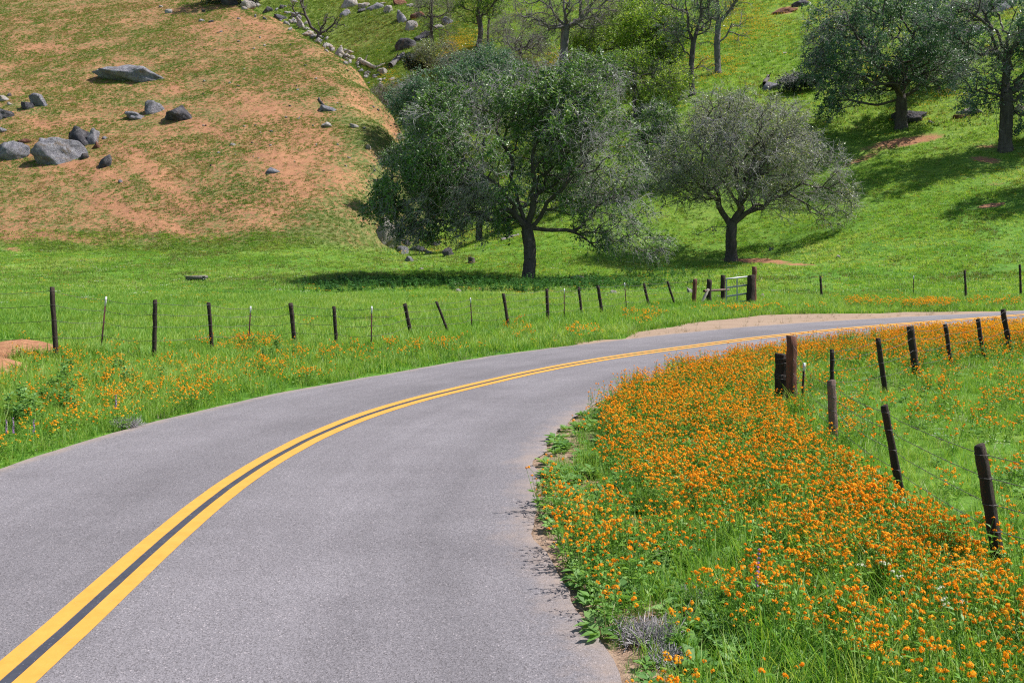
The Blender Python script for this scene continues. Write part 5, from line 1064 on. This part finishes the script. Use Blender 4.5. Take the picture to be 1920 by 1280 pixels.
# ---- single plants
def lupine(u, v, h, label, seed):
    p = flat(np.array([u]), np.array([v]))[0]; r = np.random.default_rng(seed); root = empty('lupine', (p[0], p[1], 0), label, 'lupine')
    V, Q = tubes([[0, 0, 0]], [[.02, 0, h]], [.004], [.002], 5); mesh_obj('stem', V, Q, M['stem'], root, attrs={'tint': np.full(len(V), .3)})
    parts = [head(np.array([.02 * z / h, 0, z]), .022 * (1.15 - z / h * .6), 9, seed + k) for k, z in enumerate(np.linspace(h * .5, h, 9))]
    A = Acc(); T = []
    for V, Q, t in parts: A.add(V, Q); T.append(t)
    V, f = A.out(); mesh_obj('flower_spike', V, f, M['purple'], root, attrs={'tint': np.concatenate(T)})
    a = r.uniform(0, 6.28, 16); V, Q, t = leaves_at(np.stack([0 * a, 0 * a, r.uniform(.05, .2, 16)], 1), np.stack([np.cos(a), np.sin(a), .5 + 0 * a], 1), .09, .14, seed); mesh_obj('leaves', V, Q, M['stem'], root, attrs={'tint': t})
for k, (u, v, h, lb) in enumerate([(1414, 1165, .56, 'tall purple lupine spike alone among the orange flowers at the lower right'), (12, 836, .36, 'purple lupine at the left picture edge, leftmost of four'), (25, 838, .40, 'purple lupine second from the left picture edge'), (63, 836, .36, 'purple lupine right of the pair at the left edge'), (217, 786, .38, 'pinkish purple lupine alone among orange flowers on the left verge')]): lupine(u, v, h, lb, 200 + k)
def dead_shrub(u, v, w, h, label, seed, n=260):
    p = flat(np.array([u]), np.array([v]))[0]; s = p[1] / F; r = np.random.default_rng(seed); W_ = w * s / 2; H_ = h * s
    a = r.uniform(0, 6.28, n); q = np.sqrt(r.random(n)); A = np.stack([np.cos(a) * q * W_ * .8, np.sin(a) * q * W_ * .7, 0 * a], 1); d = np.stack([np.cos(a) * q, np.sin(a) * q, 1.0 - .6 * q], 1) + r.normal(0, .35, (n, 3)); d[:, 2] = np.abs(d[:, 2]); B = A + d * H_ * .55
    C2 = B + (d + r.normal(0, .7, (n, 3))) * H_ * .4; C3 = B + (d + r.normal(0, .7, (n, 3))) * H_ * .4
    V, Q = tubes(np.concatenate([A, B, B]), np.concatenate([B, C2, C3]), np.full(3 * n, .0035), np.full(3 * n, .0018), 3)
    o = mesh_obj('dead_shrub', V, Q, M['greydry'], attrs={'tint': np.repeat(r.random(3 * n), 6)}); o.location = (p[0], p[1], 0); tag(o, label, 'dead shrub')
dead_shrub(1215, 1196, 110, 24, 'larger silver grey dead twiggy shrub at the lower road edge', 1, 520)
dead_shrub(1250, 1238, 60, 18, 'smaller grey dead twiggy shrub just below the larger one', 2, 260)
dead_shrub(240, 800, 40, 14, 'small flat grey dead shrub at the left road edge', 3, 160)
dead_shrub(1310, 1125, 60, 18, 'grey dead twigs hidden among flowers at the lower right', 4, 160)

tree('grey green brush at the right rim of the stony ridge above the orange slope', (735, 215), 205, 5, [(735, 180, 46, 22, 1), (775, 205, 30, 20, 1)], 'grey', 240, twigs=5, leaves=3, lsize=.14, seed=41, cat='shrub', name='twiggy_shrub', twigm='twig_dark', twig_len=1.1)
tree('olive brush between the grey barked bare tree and the big oak top', (1095, 200), 185, 5, [(1095, 150, 55, 30, 1), (1050, 165, 40, 22, 1)], 'lime', 300, twigs=5, leaves=4, lsize=.14, seed=42, cat='shrub', name='twiggy_shrub', depth=116, twigm='twig_dark', twig_len=1.1)
tree('olive brown brush below the orange flower patch, left of the bare tree', (1000, 150), 140, 5, [(985, 128, 45, 16, 1), (940, 112, 40, 14, 1)], 'bare', 260, twigs=5, leaves=3, lsize=.15, seed=43, cat='shrub', name='twiggy_shrub', depth=138, twigm='twig_dark', twig_len=1.2)
tree('green brush on the rim where the orange slope drops behind the big oak', (735, 330), 320, 5, [(740, 300, 26, 20, 1), (760, 270, 22, 16, 1)], 'oak', 160, twigs=5, leaves=6, lsize=.12, seed=44, cat='shrub', name='leafy_shrub', depth=88, twig_len=.7)
tree('low grey brush on the slope between the yellow green oak and the slender pair', (1255, 120), 110, 5, [(1250, 98, 34, 20, 1), (1235, 30, 40, 26, .8)], 'lime', 260, twigs=5, leaves=4, lsize=.15, seed=45, cat='shrub', name='twiggy_shrub', depth=134, twigm='twig_dark', twig_len=1.2)

tree('added oak unseen past the right picture edge, placed to shade the slope', (2075, 345), 250, 26, [(2065, 160, 105, 75, 1), (2050, 220, 80, 40, 1)], 'blue', 500, twigs=4, leaves=7, lsize=.13, seed=51, droop=.4, twig_len=1.1)  # extra oak out of view, added to cast shade on the slope
